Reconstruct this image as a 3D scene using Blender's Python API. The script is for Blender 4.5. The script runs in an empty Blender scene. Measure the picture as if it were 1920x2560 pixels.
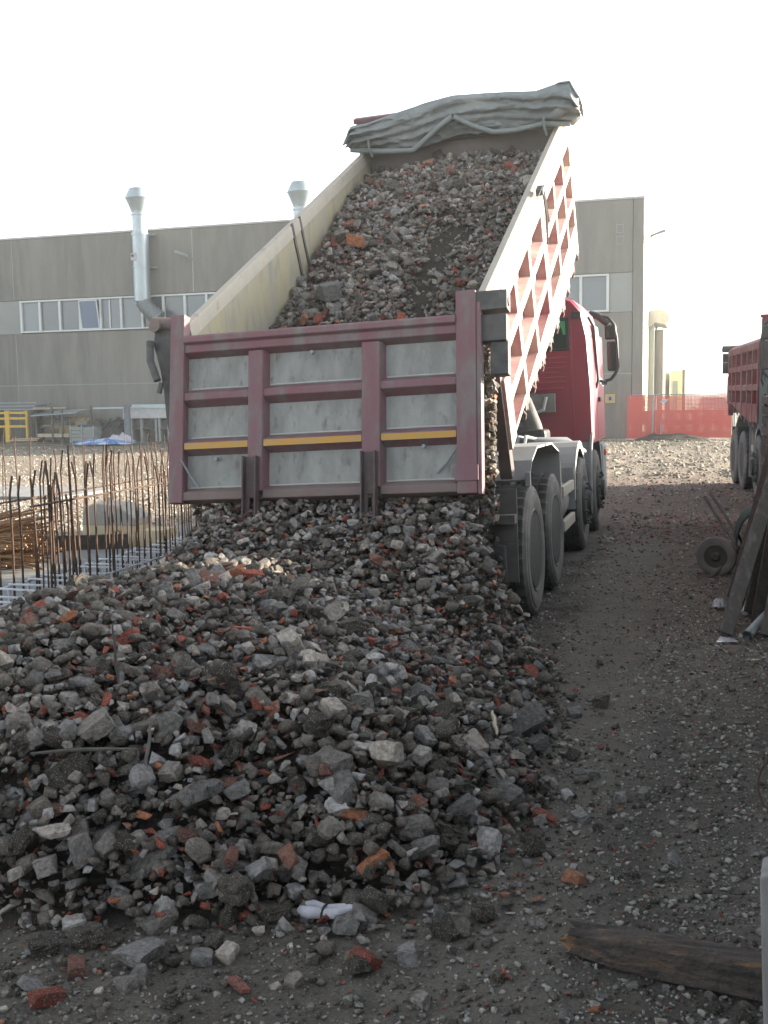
import bpy, bmesh, math, random
import numpy as np
from mathutils import Matrix, Vector

sc = bpy.context.scene
COL = sc.collection
R = math.radians

# ------------------------------------------------------------------ camera
CAM = Vector((2.5229, -7.4972, 1.8447))
F = Vector((-0.27758864, 0.95480263, -0.10628494))
RC = Vector((0.96058665, 0.27755168, -0.01543842))
UC = Vector((-0.01475892, 0.10638142, 0.99421586))
cam = bpy.data.cameras.new('camera')
cam.sensor_fit = 'VERTICAL'
cam.sensor_height = 24.0
cam.lens = 24.0 * 2722.46 / 2560.0
cam.clip_start = 0.05
cam.clip_end = 6000
cam_ob = bpy.data.objects.new('camera', cam)
m3 = Matrix((RC, UC, -F)).transposed()
cam_ob.matrix_world = Matrix.Translation(CAM) @ m3.to_4x4()
COL.objects.link(cam_ob)
sc.camera = cam_ob

# ------------------------------------------------------------------ light
SUN_AZ, SUN_EL = R(58.0), R(14.5)          # azimuth measured from +Y towards +X
SUN_DIR = Vector((math.sin(SUN_AZ)*math.cos(SUN_EL), math.cos(SUN_AZ)*math.cos(SUN_EL), math.sin(SUN_EL)))
world = bpy.data.worlds.new("World"); sc.world = world
world.use_nodes = True
wn = world.node_tree
bg = wn.nodes['Background']
sky = wn.nodes.new('ShaderNodeTexSky')
sky.sky_type = 'NISHITA'
sky.sun_disc = False
sky.sun_elevation = SUN_EL
sky.sun_rotation = SUN_AZ
sky.altitude = 0
sky.air_density = 1.0
sky.dust_density = 2.0
sky.ozone_density = 1.0
bwn = wn.nodes.new('ShaderNodeRGBToBW'); wn.links.new(sky.outputs[0], bwn.inputs[0])
tn = wn.nodes.new('ShaderNodeVectorMath'); tn.operation = 'SCALE'; tn.inputs[0].default_value = (.95, 1.0, 1.055)
wn.links.new(bwn.outputs[0], tn.inputs['Scale'])
mx = wn.nodes.new('ShaderNodeMix'); mx.data_type = 'RGBA'; mx.inputs[0].default_value = .82      # thin bright overcast haze greys the blue
wn.links.new(sky.outputs[0], mx.inputs[6]); wn.links.new(tn.outputs[0], mx.inputs[7])
wn.links.new(mx.outputs[2], bg.inputs[0])
bg.inputs[1].default_value = 0.15
sl = bpy.data.lights.new('sun', 'SUN')
sl.energy = 5.0
sl.angle = R(0.6)
sl.color = (1.0, 0.88, 0.70)
sun = bpy.data.objects.new('sun', sl)
sun.rotation_mode = 'QUATERNION'
sun.rotation_quaternion = SUN_DIR.to_track_quat('Z', 'Y')
sun.location = (8, 4, 12)
COL.objects.link(sun)
sc.view_settings.view_transform = 'Standard'
sc.view_settings.look = 'None'
sc.view_settings.gamma = 1
sc.view_settings.use_curve_mapping = False
sc.view_settings.exposure = 2.35
sc.render.engine = 'CYCLES'
sc.cycles.use_denoising = True
sc.cycles.max_bounces = 6
sc.cycles.volume_bounces = 0
rng = np.random.default_rng(7)
random.seed(7)

# ------------------------------------------------------------------ helpers
def tag(o, label=None, cat=None, group=None, kind=None):
    if label: o['label'] = label
    if cat: o['category'] = cat
    if group: o['group'] = group
    if kind: o['kind'] = kind
    return o

def empty(name, loc=(0, 0, 0), rot=(0, 0, 0), parent=None):
    o = bpy.data.objects.new(name, None)
    o.location = loc; o.rotation_euler = rot
    o.empty_display_size = 0.2
    COL.objects.link(o)
    if parent: o.parent = parent
    return o

def inst(name, me, parent=None, loc=(0, 0, 0), rot=(0, 0, 0), scale=(1, 1, 1)):
    o = bpy.data.objects.new(name, me)
    o.location = loc; o.rotation_euler = rot; o.scale = scale
    COL.objects.link(o)
    if parent: o.parent = parent
    return o

def copy_tree(o, parent=None):
    c = o.copy()
    COL.objects.link(c)
    if parent: c.parent = parent
    for ch in list(o.children):
        copy_tree(ch, c)
    return c

class MB:
    """collects shapes into one mesh"""
    def __init__(s, fn=None):
        s.v = []; s.f = []; s.mi = []; s.fn = fn
    def add(s, vs, fs, mi=0, M=None):
        b = len(s.v)
        for p in vs:
            p = Vector(p)
            if M is not None: p = M @ p
            if s.fn: p = Vector(s.fn(*p))
            s.v.append(tuple(p))
        for f in fs:
            s.f.append([b + i for i in f]); s.mi.append(mi)
        return s
    def box(s, x0, x1, y0, y1, z0, z1, mi=0, M=None):
        vs = [(x, y, z) for z in (z0, z1) for y in (y0, y1) for x in (x0, x1)]
        return s.add(vs, [(0, 2, 3, 1), (4, 5, 7, 6), (0, 1, 5, 4), (2, 6, 7, 3), (0, 4, 6, 2), (1, 3, 7, 5)], mi, M)
    def beam(s, a, b, w, h, mi=0, up=(0, 0, 1), roll=0.0):
        a = Vector(a); b = Vector(b); d = (b - a).normalized()
        u = Vector(up)
        x = d.cross(u)
        if x.length < 1e-4: x = d.cross(Vector((1, 0, 0)))
        x.normalize(); z = x.cross(d)
        if roll:
            q = Matrix.Rotation(roll, 3, d); x = q @ x; z = q @ z
        vs = []
        for p in (a, b):
            for (i, j) in ((-1, -1), (1, -1), (1, 1), (-1, 1)):
                vs.append(p + x * (w / 2 * i) + z * (h / 2 * j))
        return s.add(vs, [(3, 2, 1, 0), (4, 5, 6, 7), (0, 1, 5, 4), (1, 2, 6, 5), (2, 3, 7, 6), (3, 0, 4, 7)], mi)
    def tube(s, pts, r, n=8, mi=0, caps=True):
        pts = [Vector(p) for p in pts]
        k = len(pts)
        rs = r if isinstance(r, (list, tuple)) else [r] * k
        vs = []; fs = []
        prev = None
        for i in range(k):
            if i == 0: d = pts[1] - pts[0]
            elif i == k - 1: d = pts[-1] - pts[-2]
            else: d = (pts[i + 1] - pts[i]).normalized() + (pts[i] - pts[i - 1]).normalized()
            d.normalize()
            if prev is None:
                u = d.orthogonal().normalized()
            else:
                u = prev - d * prev.dot(d)
                u.normalize()
            prev = u
            w = d.cross(u)
            for j in range(n):
                a = 2 * math.pi * j / n
                vs.append(pts[i] + (u * math.cos(a) + w * math.sin(a)) * rs[i])
        for i in range(k - 1):
            for j in range(n):
                fs.append((i * n + j, i * n + (j + 1) % n, (i + 1) * n + (j + 1) % n, (i + 1) * n + j))
        if caps:
            fs.append(tuple(range(n))[::-1]); fs.append(tuple((k - 1) * n + j for j in range(n)))
        return s.add(vs, fs, mi)
    def lathe(s, prof, n=24, M=None, mi=0, closed=False, mod=None):
        """prof: (r, h) pairs, turned about the local Z axis"""
        vs = []; fs = []
        k = len(prof)
        for j in range(n):
            a = 2 * math.pi * j / n
            for i, (r, h) in enumerate(prof):
                if mod: r = r + mod(i, j)
                vs.append((r * math.cos(a), r * math.sin(a), h))
        for j in range(n):
            j2 = (j + 1) % n
            for i in range(k - 1 if not closed else k):
                i2 = (i + 1) % k
                fs.append((j * k + i, j2 * k + i, j2 * k + i2, j * k + i2))
        if not closed:
            if prof[0][0] > 1e-6: fs.append(tuple(j * k for j in range(n))[::-1])
            if prof[-1][0] > 1e-6: fs.append(tuple(j * k + k - 1 for j in range(n)))
        return s.add(vs, fs, mi, M)
    def prism(s, poly, h0, h1, plane='xy', mi=0, M=None):
        n = len(poly)
        def mp(p, h):
            if plane == 'xy': return (p[0], p[1], h)
            if plane == 'yz': return (h, p[0], p[1])
            return (p[0], h, p[1])
        vs = [mp(p, h0) for p in poly] + [mp(p, h1) for p in poly]
        fs = [tuple(range(n))[::-1], tuple(range(n, 2 * n))]
        for i in range(n):
            fs.append((i, (i + 1) % n, n + (i + 1) % n, n + i))
        return s.add(vs, fs, mi, M)
    def sheet(s, path, h0, h1, th, plane='yz', mi=0):
        """a bent strip of thickness th following an open path"""
        P = [Vector((p[0], p[1])) for p in path]
        nrm = []
        for i in range(len(P)):
            a = P[max(0, i - 1)]; b = P[min(len(P) - 1, i + 1)]
            d = (b - a).normalized(); nrm.append(Vector((-d.y, d.x)))
        for i in range(len(P) - 1):
            q = [P[i], P[i + 1], P[i + 1] + nrm[i + 1] * th, P[i] + nrm[i] * th]
            s.prism([(p.x, p.y) for p in q], h0, h1, plane, mi)
        return s
    def build(s, name, mats, parent=None, smooth=None, bevel=0.0, seg=2):
        me = bpy.data.meshes.new(name)
        me.from_pydata(s.v, [], s.f)
        if not isinstance(mats, (list, tuple)): mats = [mats]
        for m in mats: me.materials.append(m)
        me.polygons.foreach_set('material_index', s.mi)
        bm = bmesh.new(); bm.from_mesh(me)
        bmesh.ops.recalc_face_normals(bm, faces=bm.faces)
        bm.to_mesh(me); bm.free()
        if smooth is not None:
            me.shade_smooth(); me.set_sharp_from_angle(angle=R(smooth))
        me.update()
        o = bpy.data.objects.new(name, me)
        COL.objects.link(o)
        if parent: o.parent = parent
        if bevel:
            md = o.modifiers.new('soft_edges', 'BEVEL'); md.width = bevel; md.segments = seg
            md.limit_method = 'ANGLE'; md.angle_limit = R(35)
        return o

# value noise on arrays
def vnoise(x, y, seed=0):
    x = np.asarray(x, float); y = np.asarray(y, float)
    xi = np.floor(x); yi = np.floor(y); fx = x - xi; fy = y - yi
    fx = fx * fx * (3 - 2 * fx); fy = fy * fy * (3 - 2 * fy)
    def h(a, b):
        t = np.sin(a * 127.1 + b * 311.7 + seed * 74.7) * 43758.5453
        return t - np.floor(t)
    return (h(xi, yi) * (1 - fx) * (1 - fy) + h(xi + 1, yi) * fx * (1 - fy) + h(xi, yi + 1) * (1 - fx) * fy + h(xi + 1, yi + 1) * fx * fy) * 2 - 1
def fbm(x, y, seed=0, oct=4):
    s = 0; a = 1; t = 0
    for i in range(oct):
        s = s + a * vnoise(x * 2 ** i, y * 2 ** i, seed + i); t += a; a *= .5
    return s / t

# ------------------------------------------------------------------ materials
MATS = {}
def nodemat(name):
    m = bpy.data.materials.new(name); m.use_nodes = True
    nt = m.node_tree
    b = nt.nodes['Principled BSDF']
    MATS[name] = m
    return m, nt, b
def mixc(nt, fac, a, b):
    n = nt.nodes.new('ShaderNodeMix'); n.data_type = 'RGBA'
    for sock, v in ((n.inputs[0], fac), (n.inputs[6], a), (n.inputs[7], b)):
        if hasattr(v, 'links'): nt.links.new(v, sock)
        elif isinstance(v, (tuple, list)): sock.default_value = (*v, 1) if len(v) == 3 else v
        else: sock.default_value = v
    return n.outputs[2]
def noise(nt, scale, detail=4, rough=.6, vec=None, dist=0.0):
    n = nt.nodes.new('ShaderNodeTexNoise')
    n.inputs['Scale'].default_value = scale; n.inputs['Detail'].default_value = detail
    n.inputs['Roughness'].default_value = rough; n.inputs['Distortion'].default_value = dist
    if vec is not None: nt.links.new(vec, n.inputs['Vector'])
    return n.outputs['Fac']
def ramp(nt, v, lo, hi, a=0.0, b=1.0):
    n = nt.nodes.new('ShaderNodeMapRange')
    n.inputs[1].default_value = lo; n.inputs[2].default_value = hi
    n.inputs[3].default_value = a; n.inputs[4].default_value = b
    nt.links.new(v, n.inputs[0])
    return n.outputs[0]
def pos(nt, scale=None):
    g = nt.nodes.new('ShaderNodeNewGeometry')
    if scale is None: return g.outputs['Position']
    n = nt.nodes.new('ShaderNodeVectorMath'); n.operation = 'MULTIPLY'
    nt.links.new(g.outputs['Position'], n.inputs[0]); n.inputs[1].default_value = scale
    return n.outputs[0]
def bump(nt, b, h, strength=.3, dist=.01):
    n = nt.nodes.new('ShaderNodeBump'); n.inputs['Strength'].default_value = strength
    n.inputs['Distance'].default_value = dist
    nt.links.new(h, n.inputs['Height']); nt.links.new(n.outputs[0], b.inputs['Normal'])
def mat(name, c1, c2=None, scale=6, lo=.35, hi=.65, rough=.8, metal=0.0, stretch=None, c3=None, s3=1.5, lo3=.5, hi3=.7, bmp=0.0, bscale=60, bdist=.005, spec=.4):
    """two or three colours mixed by noise, fine relief"""
    m, nt, b = nodemat(name)
    v = pos(nt, stretch)
    col = None
    if c2 is None:
        b.inputs['Base Color'].default_value = (*c1, 1)
    else:
        col = mixc(nt, ramp(nt, noise(nt, scale, 6, .65, v), lo, hi), c1, c2)
        if c3 is not None:
            col = mixc(nt, ramp(nt, noise(nt, s3, 5, .6, v), lo3, hi3), col, c3)
        nt.links.new(col, b.inputs['Base Color'])
    b.inputs['Roughness'].default_value = rough
    b.inputs['Metallic'].default_value = metal
    b.inputs['Specular IOR Level'].default_value = spec
    if bmp: bump(nt, b, noise(nt, bscale, 5, .65, pos(nt)), bmp, bdist)
    return m

DUST = (.20, .175, .15)
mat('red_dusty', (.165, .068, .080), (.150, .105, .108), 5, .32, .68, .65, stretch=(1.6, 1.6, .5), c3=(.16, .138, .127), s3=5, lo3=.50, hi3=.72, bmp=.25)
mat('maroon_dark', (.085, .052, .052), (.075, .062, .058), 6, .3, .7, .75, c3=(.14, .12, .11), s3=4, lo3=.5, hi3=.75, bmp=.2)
mat('red_brown', (.14, .085, .085), (.17, .14, .12), 6, .3, .7, .75, c3=(.11, .09, .085), s3=3, lo3=.5, hi3=.75, bmp=.2)
mat('red_panel_shaded', (.20, .075, .085), (.25, .135, .13), 6, .3, .7, .6, c3=(.30, .22, .18), s3=2.5, lo3=.5, hi3=.75, bmp=.2)  # same side red kept darker, recess shade put into the colour
mat('red_side', (.29, .115, .12), (.38, .25, .225), 6, .3, .7, .6, c3=(.47, .39, .31), s3=2.5, lo3=.42, hi3=.7, bmp=.2)  # dusty rib and band red, full sun also lightened into the colour
mat('red_cab', (.235, .016, .036), (.20, .035, .05), 3, .35, .75, .42, c3=(.20, .10, .10), s3=1.6, lo3=.62, hi3=.95, spec=.5)
mat('red_dark', (.15, .03, .035), (.17, .09, .08), 4, .4, .8, .6, c3=(.2, .16, .14), s3=2, lo3=.55, hi3=.85)
mat('gate_panel', (.275, .28, .265), (.20, .20, .185), 5, .36, .64, .8, stretch=(1.5, 1.5, .55), c3=(.15, .14, .125), s3=13, lo3=.55, hi3=.72, bmp=.3, bscale=40)
mat('bed_inner', (.25, .235, .19), (.30, .26, .16), 4, .35, .65, .8, stretch=(1, 1, .35), c3=(.17, .175, .17), s3=9, lo3=.5, hi3=.75, bmp=.2, bscale=50)
mat('bed_head', (.17, .15, .145), (.21, .19, .185), 5, .3, .7, .85, bmp=.2)
mat('rail_pale', (.30, .275, .235), (.36, .32, .26), 8, .3, .7, .8, c3=(.25, .20, .17), s3=6, lo3=.62, hi3=.7, bmp=.2)
mat('dark_steel', (.045, .043, .043), (.10, .095, .088), 7, .35, .7, .7, c3=(.14, .125, .11), s3=3, lo3=.55, hi3=.8, bmp=.2)
mat('chassis_dusty', (.20, .19, .175), (.13, .125, .12), 5, .35, .7, .8, c3=(.26, .24, .21), s3=3, lo3=.5, hi3=.75, bmp=.15)
mat('fender_grey', (.25, .25, .25), (.19, .19, .19), 5, .35, .7, .7, c3=(.31, .29, .26), s3=2.5, lo3=.5, hi3=.8)
mat('rubber', (.085, .08, .075), (.13, .12, .11), 5, .3, .7, .92, c3=(.19, .175, .155), s3=3, lo3=.45, hi3=.75, bmp=.35, bscale=80)
mat('tread', (.03, .029, .028), (.055, .05, .046), 9, .3, .7, .92, c3=(.10, .09, .08), s3=5, lo3=.5, hi3=.75, bmp=.3)
mat('rim_shaded', (.028, .027, .025), (.055, .05, .045), 8, .3, .7, .8)  # shade of the deep hollow put into a near-black rim colour
mat('yellow_tape', (.42, .22, .025), (.34, .21, .07), 12, .35, .7, .5, c3=(.30, .22, .12), s3=4, lo3=.55, hi3=.8)
mat('tarp', (.205, .222, .22), (.16, .176, .176), 8, .3, .7, .75, c3=(.25, .265, .26), s3=3, lo3=.48, hi3=.7, bmp=.4, bscale=40, bdist=.015)
mat('tarp_hem', (.22, .245, .235), (.17, .19, .185), 10, .3, .7, .8)
mat('black_plastic', (.02, .02, .021), (.05, .05, .05), 6, .4, .8, .5)
mat('flap_grey', (.075, .07, .065), (.11, .10, .092), 5, .3, .7, .85, c3=(.14, .128, .115), s3=3, lo3=.5, hi3=.75, bmp=.2)
mat('blue_grey', (.14, .155, .175), (.10, .11, .125), 4, .35, .7, .7, c3=(.2, .19, .17), s3=3, lo3=.55, hi3=.8)
mat('white_paint', (.62, .62, .60), (.52, .52, .50), 6, .3, .7, .5)
mat('light_grey', (.42, .42, .41), (.32, .32, .31), 7, .3, .7, .7)
mat('teal_cab', (.018, .055, .065), (.05, .075, .08), 3, .4, .8, .45, c3=(.12, .12, .115), s3=1.8, lo3=.55, hi3=.9)
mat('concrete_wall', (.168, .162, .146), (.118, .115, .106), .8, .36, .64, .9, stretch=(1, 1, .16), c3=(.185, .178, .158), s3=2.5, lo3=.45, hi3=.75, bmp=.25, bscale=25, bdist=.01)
mat('concrete_pale', (.235, .25, .24), (.20, .215, .205), .8, .3, .7, .9, bmp=.15, bscale=25)
mat('concrete_gap', (.30, .30, .28), (.25, .25, .235), 3, .3, .7, .9)
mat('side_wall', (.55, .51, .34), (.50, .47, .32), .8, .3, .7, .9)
mat('frame_white', (.50, .53, .52), (.44, .47, .46), 3, .3, .7, .6)
mat('galvanised', (.33, .38, .40), (.27, .32, .34), 3, .3, .7, .42, metal=.6)
mat('flex_duct', (.10, .12, .125), (.16, .18, .185), 8, .3, .7, .5, metal=.4)
mat('grey_metal', (.25, .28, .28), (.18, .21, .215), 5, .3, .7, .6, metal=.2)
mat('rust', (.078, .043, .027), (.045, .027, .019), 22, .35, .65, .9, c3=(.11, .062, .038), s3=9, lo3=.55, hi3=.75)
mat('rust_pale', (.24, .15, .075), (.15, .08, .04), 20, .35, .65, .9)
mat('ring_grey', (.46, .48, .51), (.36, .37, .39), 15, .35, .65, .85, c3=(.16, .12, .10), s3=6, lo3=.62, hi3=.72)
mat('slab_concrete', (.165, .17, .17), (.125, .128, .126), 1.5, .3, .7, .9, c3=(.21, .21, .20), s3=7, lo3=.5, hi3=.8, bmp=.2, bscale=40)
mat('wood_dark', (.030, .026, .023), (.055, .046, .038), 3, .35, .65, .9, stretch=(8, 1, 8), bmp=.4, bscale=50)
mat('wood_grey', (.085, .078, .070), (.055, .050, .044), 4, .3, .7, .9, stretch=(6, 6, .8), c3=(.16, .15, .14), s3=3, lo3=.5, hi3=.8, bmp=.4, bscale=60)
mat('wood_old', (.085, .066, .055), (.03, .025, .022), 5, .32, .62, .92, stretch=(.9, 8, 8), c3=(.17, .10, .055), s3=3.5, lo3=.56, hi3=.72, bmp=.9, bscale=50, bdist=.02)
mat('wood_fresh', (.36, .17, .065), (.16, .085, .04), 9, .35, .65, .9, bmp=.5, bscale=60)
mat('wood_pale', (.40, .34, .24), (.30, .25, .18), 6, .3, .7, .9)
mat('stake_grey', (.20, .19, .185), (.14, .13, .125), 8, .3, .7, .9, stretch=(6, 6, 1), bmp=.3, bscale=80)
mat('yellow_paint', (.55, .34, .03), (.42, .28, .05), 6, .3, .7, .6)
mat('blue_tarp', (.05, .15, .40), (.34, .42, .52), 2.2, .46, .54, .6)
mat('white_cloth', (.42, .42, .455), (.28, .28, .30), 18, .3, .7, .9, bmp=.3, bscale=40)
mat('cream', (.50, .42, .27), (.40, .34, .23), 6, .3, .7, .85, bmp=.2)
mat('cream_grey', (.30, .29, .26), (.24, .23, .21), 6, .3, .7, .85)
mat('green_barrow', (.008, .032, .025), (.018, .036, .03), 5, .35, .7, .7, spec=.2)
mat('net_orange', (.50, .075, .06), (.42, .085, .07), 3, .3, .7, .7)
mat('ink', (.03, .03, .03), rough=.8)
mat('foil', (.75, .77, .8), (.6, .62, .66), 9, .3, .7, .25, metal=.6)
mat('container_paint', (.22, .26, .29), (.17, .20, .23), 1.2, .3, .7, .6, c3=(.16, .10, .07), s3=4, lo3=.66, hi3=.75)
mat('car_paint', (.10, .17, .17), (.12, .19, .19), 2, .3, .7, .25, spec=.6)
mat('formwork_yellow', (.26, .20, .08), (.20, .15, .07), 2, .3, .7, .8)
mat('orange_lamp', (.8, .12, .02), rough=.4)
mat('red_lamp', (.45, .02, .02), rough=.3)
mat('hill_green', (.07, .09, .06), (.09, .10, .08), .02, .3, .7, 1.0)

def glass(name, col, rough=.08):
    m, nt, b = nodemat(name)
    b.inputs['Base Color'].default_value = (*col, 1)
    b.inputs['Roughness'].default_value = rough
    b.inputs['Specular IOR Level'].default_value = .8
    return m
glass('glass_dark', (.018, .03, .028))
glass('reflection_green', (.05, .26, .11), .15)
glass('glass_grey', (.085, .11, .13), .3)
glass('glass_dusk', (.055, .07, .085), .25)
glass('glass_pale', (.13, .155, .17), .35)
glass('glass_blue', (.10, .15, .24), .15)
m, nt, b = nodemat('mirror'); b.inputs['Base Color'].default_value = (.7, .7, .7, 1); b.inputs['Metallic'].default_value = 1; b.inputs['Roughness'].default_value = .06

# rubble: the stone's own colour comes with the mesh, grain and dirt from noise
m, nt, b = nodemat('rubble')
at = nt.nodes.new('ShaderNodeAttribute'); at.attribute_name = 'tint'
p = pos(nt)
g = ramp(nt, noise(nt, 55, 6, .7, p), .30, .70, .42, 1.6)
mul = nt.nodes.new('ShaderNodeVectorMath'); mul.operation = 'SCALE'
nt.links.new(at.outputs['Color'], mul.inputs[0]); nt.links.new(g, mul.inputs['Scale'])
c = mixc(nt, ramp(nt, noise(nt, 20, 5, .7, p), .50, .70, 0, .65), mul.outputs[0], (.088, .070, .054))
c = mixc(nt, ramp(nt, noise(nt, 170, 3, .65, p), .55, .66, 0, .65), c, (.38, .36, .325))
c = mixc(nt, ramp(nt, noise(nt, 110, 4, .7, p), .58, .66, 0, .6), c, (.028, .025, .022))
nt.links.new(c, b.inputs['Base Color']); b.inputs['Roughness'].default_value = .93; b.inputs['Specular IOR Level'].default_value = .25
bump(nt, b, noise(nt, 75, 7, .8, p), 1.0, .022)

m, nt, b = nodemat('rubble_dirt')
p = pos(nt)
c = mixc(nt, ramp(nt, noise(nt, 30, 6, .7, p), .3, .7), (.034, .028, .023), (.085, .071, .058))
nt.links.new(c, b.inputs['Base Color']); b.inputs['Roughness'].default_value = .97; b.inputs['Specular IOR Level'].default_value = .15
bump(nt, b, noise(nt, 60, 6, .8, p), 1.0, .03)

# ground soil: dark trodden soil near the pile, dry pale soil and crushed brick farther off
m, nt, b = nodemat('soil')
p = pos(nt)
fine = noise(nt, 95, 6, .75, p)
mid = noise(nt, 7, 6, .65, p)
big = noise(nt, .9, 5, .6, p)
c = mixc(nt, ramp(nt, mid, .34, .66), (.130, .116, .098), (.275, .244, .204))
c = mixc(nt, ramp(nt, big, .42, .62, 0, .7), c, (.175, .158, .134))
c = mixc(nt, ramp(nt, noise(nt, 105, 3, .6, p), .60, .68, 0, .85), c, (.36, .34, .31))
c = mixc(nt, ramp(nt, noise(nt, 33, 5, .75, p), .56, .64, 0, .8), c, (.070, .062, .055))
wet = ramp(nt, noise(nt, .55, 4, .6, pos(nt, (2.2, .35, 1))), .52, .66, 0, .4)
c = mixc(nt, wet, c, (.066, .058, .050))
lane = nt.nodes.new('ShaderNodeSeparateXYZ'); nt.links.new(p, lane.inputs[0])
lw = nt.nodes.new('ShaderNodeMath'); lw.operation = 'MULTIPLY_ADD'; nt.links.new(noise(nt, .8, 4, .6, p), lw.inputs[0]); lw.inputs[1].default_value = .9; nt.links.new(lane.outputs[0], lw.inputs[2])
la = ramp(nt, lw.outputs[0], 1.95, 2.20); lb = ramp(nt, lw.outputs[0], 2.75, 2.50)
lm = nt.nodes.new('ShaderNodeMath'); lm.operation = 'MULTIPLY'; nt.links.new(la, lm.inputs[0]); nt.links.new(lb, lm.inputs[1])
lf = nt.nodes.new('ShaderNodeMath'); lf.operation = 'MULTIPLY'; nt.links.new(lm.outputs[0], lf.inputs[0]); nt.links.new(ramp(nt, noise(nt, 4, 6, .7, p), .35, .6, .25, .85), lf.inputs[1])
c = mixc(nt, lf.outputs[0], c, (.235, .212, .180))
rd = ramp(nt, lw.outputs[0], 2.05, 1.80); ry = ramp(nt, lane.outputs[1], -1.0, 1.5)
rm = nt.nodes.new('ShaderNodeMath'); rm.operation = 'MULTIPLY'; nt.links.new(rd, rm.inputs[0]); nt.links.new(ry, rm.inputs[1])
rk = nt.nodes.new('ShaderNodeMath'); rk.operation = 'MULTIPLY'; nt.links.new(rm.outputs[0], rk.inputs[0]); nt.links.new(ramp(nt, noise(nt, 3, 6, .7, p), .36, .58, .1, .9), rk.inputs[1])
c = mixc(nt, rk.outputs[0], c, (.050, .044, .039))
sep = nt.nodes.new('ShaderNodeSeparateXYZ'); nt.links.new(p, sep.inputs[0])
wob = nt.nodes.new('ShaderNodeMath'); wob.operation = 'MULTIPLY_ADD'
nt.links.new(big, wob.inputs[0]); wob.inputs[1].default_value = 5.0; nt.links.new(sep.outputs[1], wob.inputs[2])
brickzone = ramp(nt, wob.outputs[0], 8.0, 11.0, 0, 1)
c2 = mixc(nt, ramp(nt, noise(nt, 11, 6, .7, p), .40, .62), (.155, .135, .115), (.20, .115, .085))
c2 = mixc(nt, ramp(nt, noise(nt, 26, 4, .7, p), .55, .66), c2, (.30, .28, .25))
c = mixc(nt, brickzone, c, c2)
far = ramp(nt, wob.outputs[0], 17.0, 20.0, 0, 1)
c3 = mixc(nt, ramp(nt, noise(nt, 5, 6, .7, p), .38, .62), (.24, .20, .155), (.15, .125, .10))
c = mixc(nt, far, c, c3)
grav = ramp(nt, sep.outputs[0], -3.2, -4.4, 0, 1)
c4 = mixc(nt, ramp(nt, noise(nt, 14, 6, .7, p), .38, .62), (.20, .165, .13), (.34, .29, .235))
c4 = mixc(nt, ramp(nt, wob.outputs[0], 15.0, 19.0, 0, .75), c4, (.135, .115, .088))
c = mixc(nt, grav, c, c4)
gr = nt.nodes.new('ShaderNodeMath'); gr.operation = 'MULTIPLY'
nt.links.new(ramp(nt, sep.outputs[1], 27.0, 33.0), gr.inputs[0]); nt.links.new(ramp(nt, noise(nt, .45, 5, .6, p), .42, .56), gr.inputs[1])
c = mixc(nt, gr.outputs[0], c, (.07, .075, .045))
sc_ = nt.nodes.new('ShaderNodeVectorMath'); sc_.operation = 'SCALE'
nt.links.new(c, sc_.inputs[0]); nt.links.new(ramp(nt, fine, .25, .75, .6, 1.4), sc_.inputs['Scale'])
nt.links.new(sc_.outputs[0], b.inputs['Base Color']); b.inputs['Roughness'].default_value = .96; b.inputs['Specular IOR Level'].default_value = .2
bump(nt, b, noise(nt, 52, 9, .85, p), 1.0, .05)
M_ = MATS
# ------------------------------------------------------------------ ground
def axis(parts):
    a = [parts[0][0]]
    for lo, hi, st in parts:
        n = max(1, int(round((hi - lo) / st)))
        a += list(np.linspace(lo, hi, n + 1)[1:])
    return np.array(a)
def gh(x, y):
    x = np.asarray(x, float); y = np.asarray(y, float)
    h = .030 * fbm(x * .55, y * .55, 3, 3) + .016 * fbm(x * 3, y * 3, 9, 3) + .012 * np.clip(fbm(x * 6, y * 6, 13, 3), 0, 1)
    # wheel ruts beside the lorry
    rut = np.exp(-((x - 1.95 - .15 * np.sin(y * .5)) / .28) ** 2) * np.clip((y + 2) / 3, 0, 1) * np.clip((12 - y) / 3, 0, 1)
    h = h - .035 * rut
    # loose clods and broken ground farther off
    bank = np.clip((y - 16) / 6, 0, 1) * np.clip((x + 2) / 2, 0, 1) * np.clip((40 - y) / 8, 0, 1)
    h = h + bank * .07 * fbm(x * 1.1, y * 1.1, 21, 4)
    leftf = np.clip((-2.8 - x) / 1.0, 0, 1)
    h = h * (1 - .6 * leftf * np.clip((7 - y) / 2, 0, 1))
    d = np.hypot(x, y)
    return h * np.clip((400 - d) / 300, 0, 1) * np.where(y > 45, .5, 1)
xs = axis([(-1000, -600, 200), (-600, -100, 100), (-100, -32, 8), (-32, -8, .6), (-8, -2.5, .2), (-2.5, 5, .055), (5, 12, .4), (12, 60, 6), (60, 300, 60), (300, 1000, 350)])
ys = axis([(-600, -60, 180), (-60, -9, 6), (-9, -5.4, .3), (-5.4, 4, .055), (4, 12, .12), (12, 24, .25), (24, 46, .6), (46, 120, 8), (120, 400, 70), (400, 1000, 200)])
X, Y = np.meshgrid(xs, ys)
Z = gh(X, Y)
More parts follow.
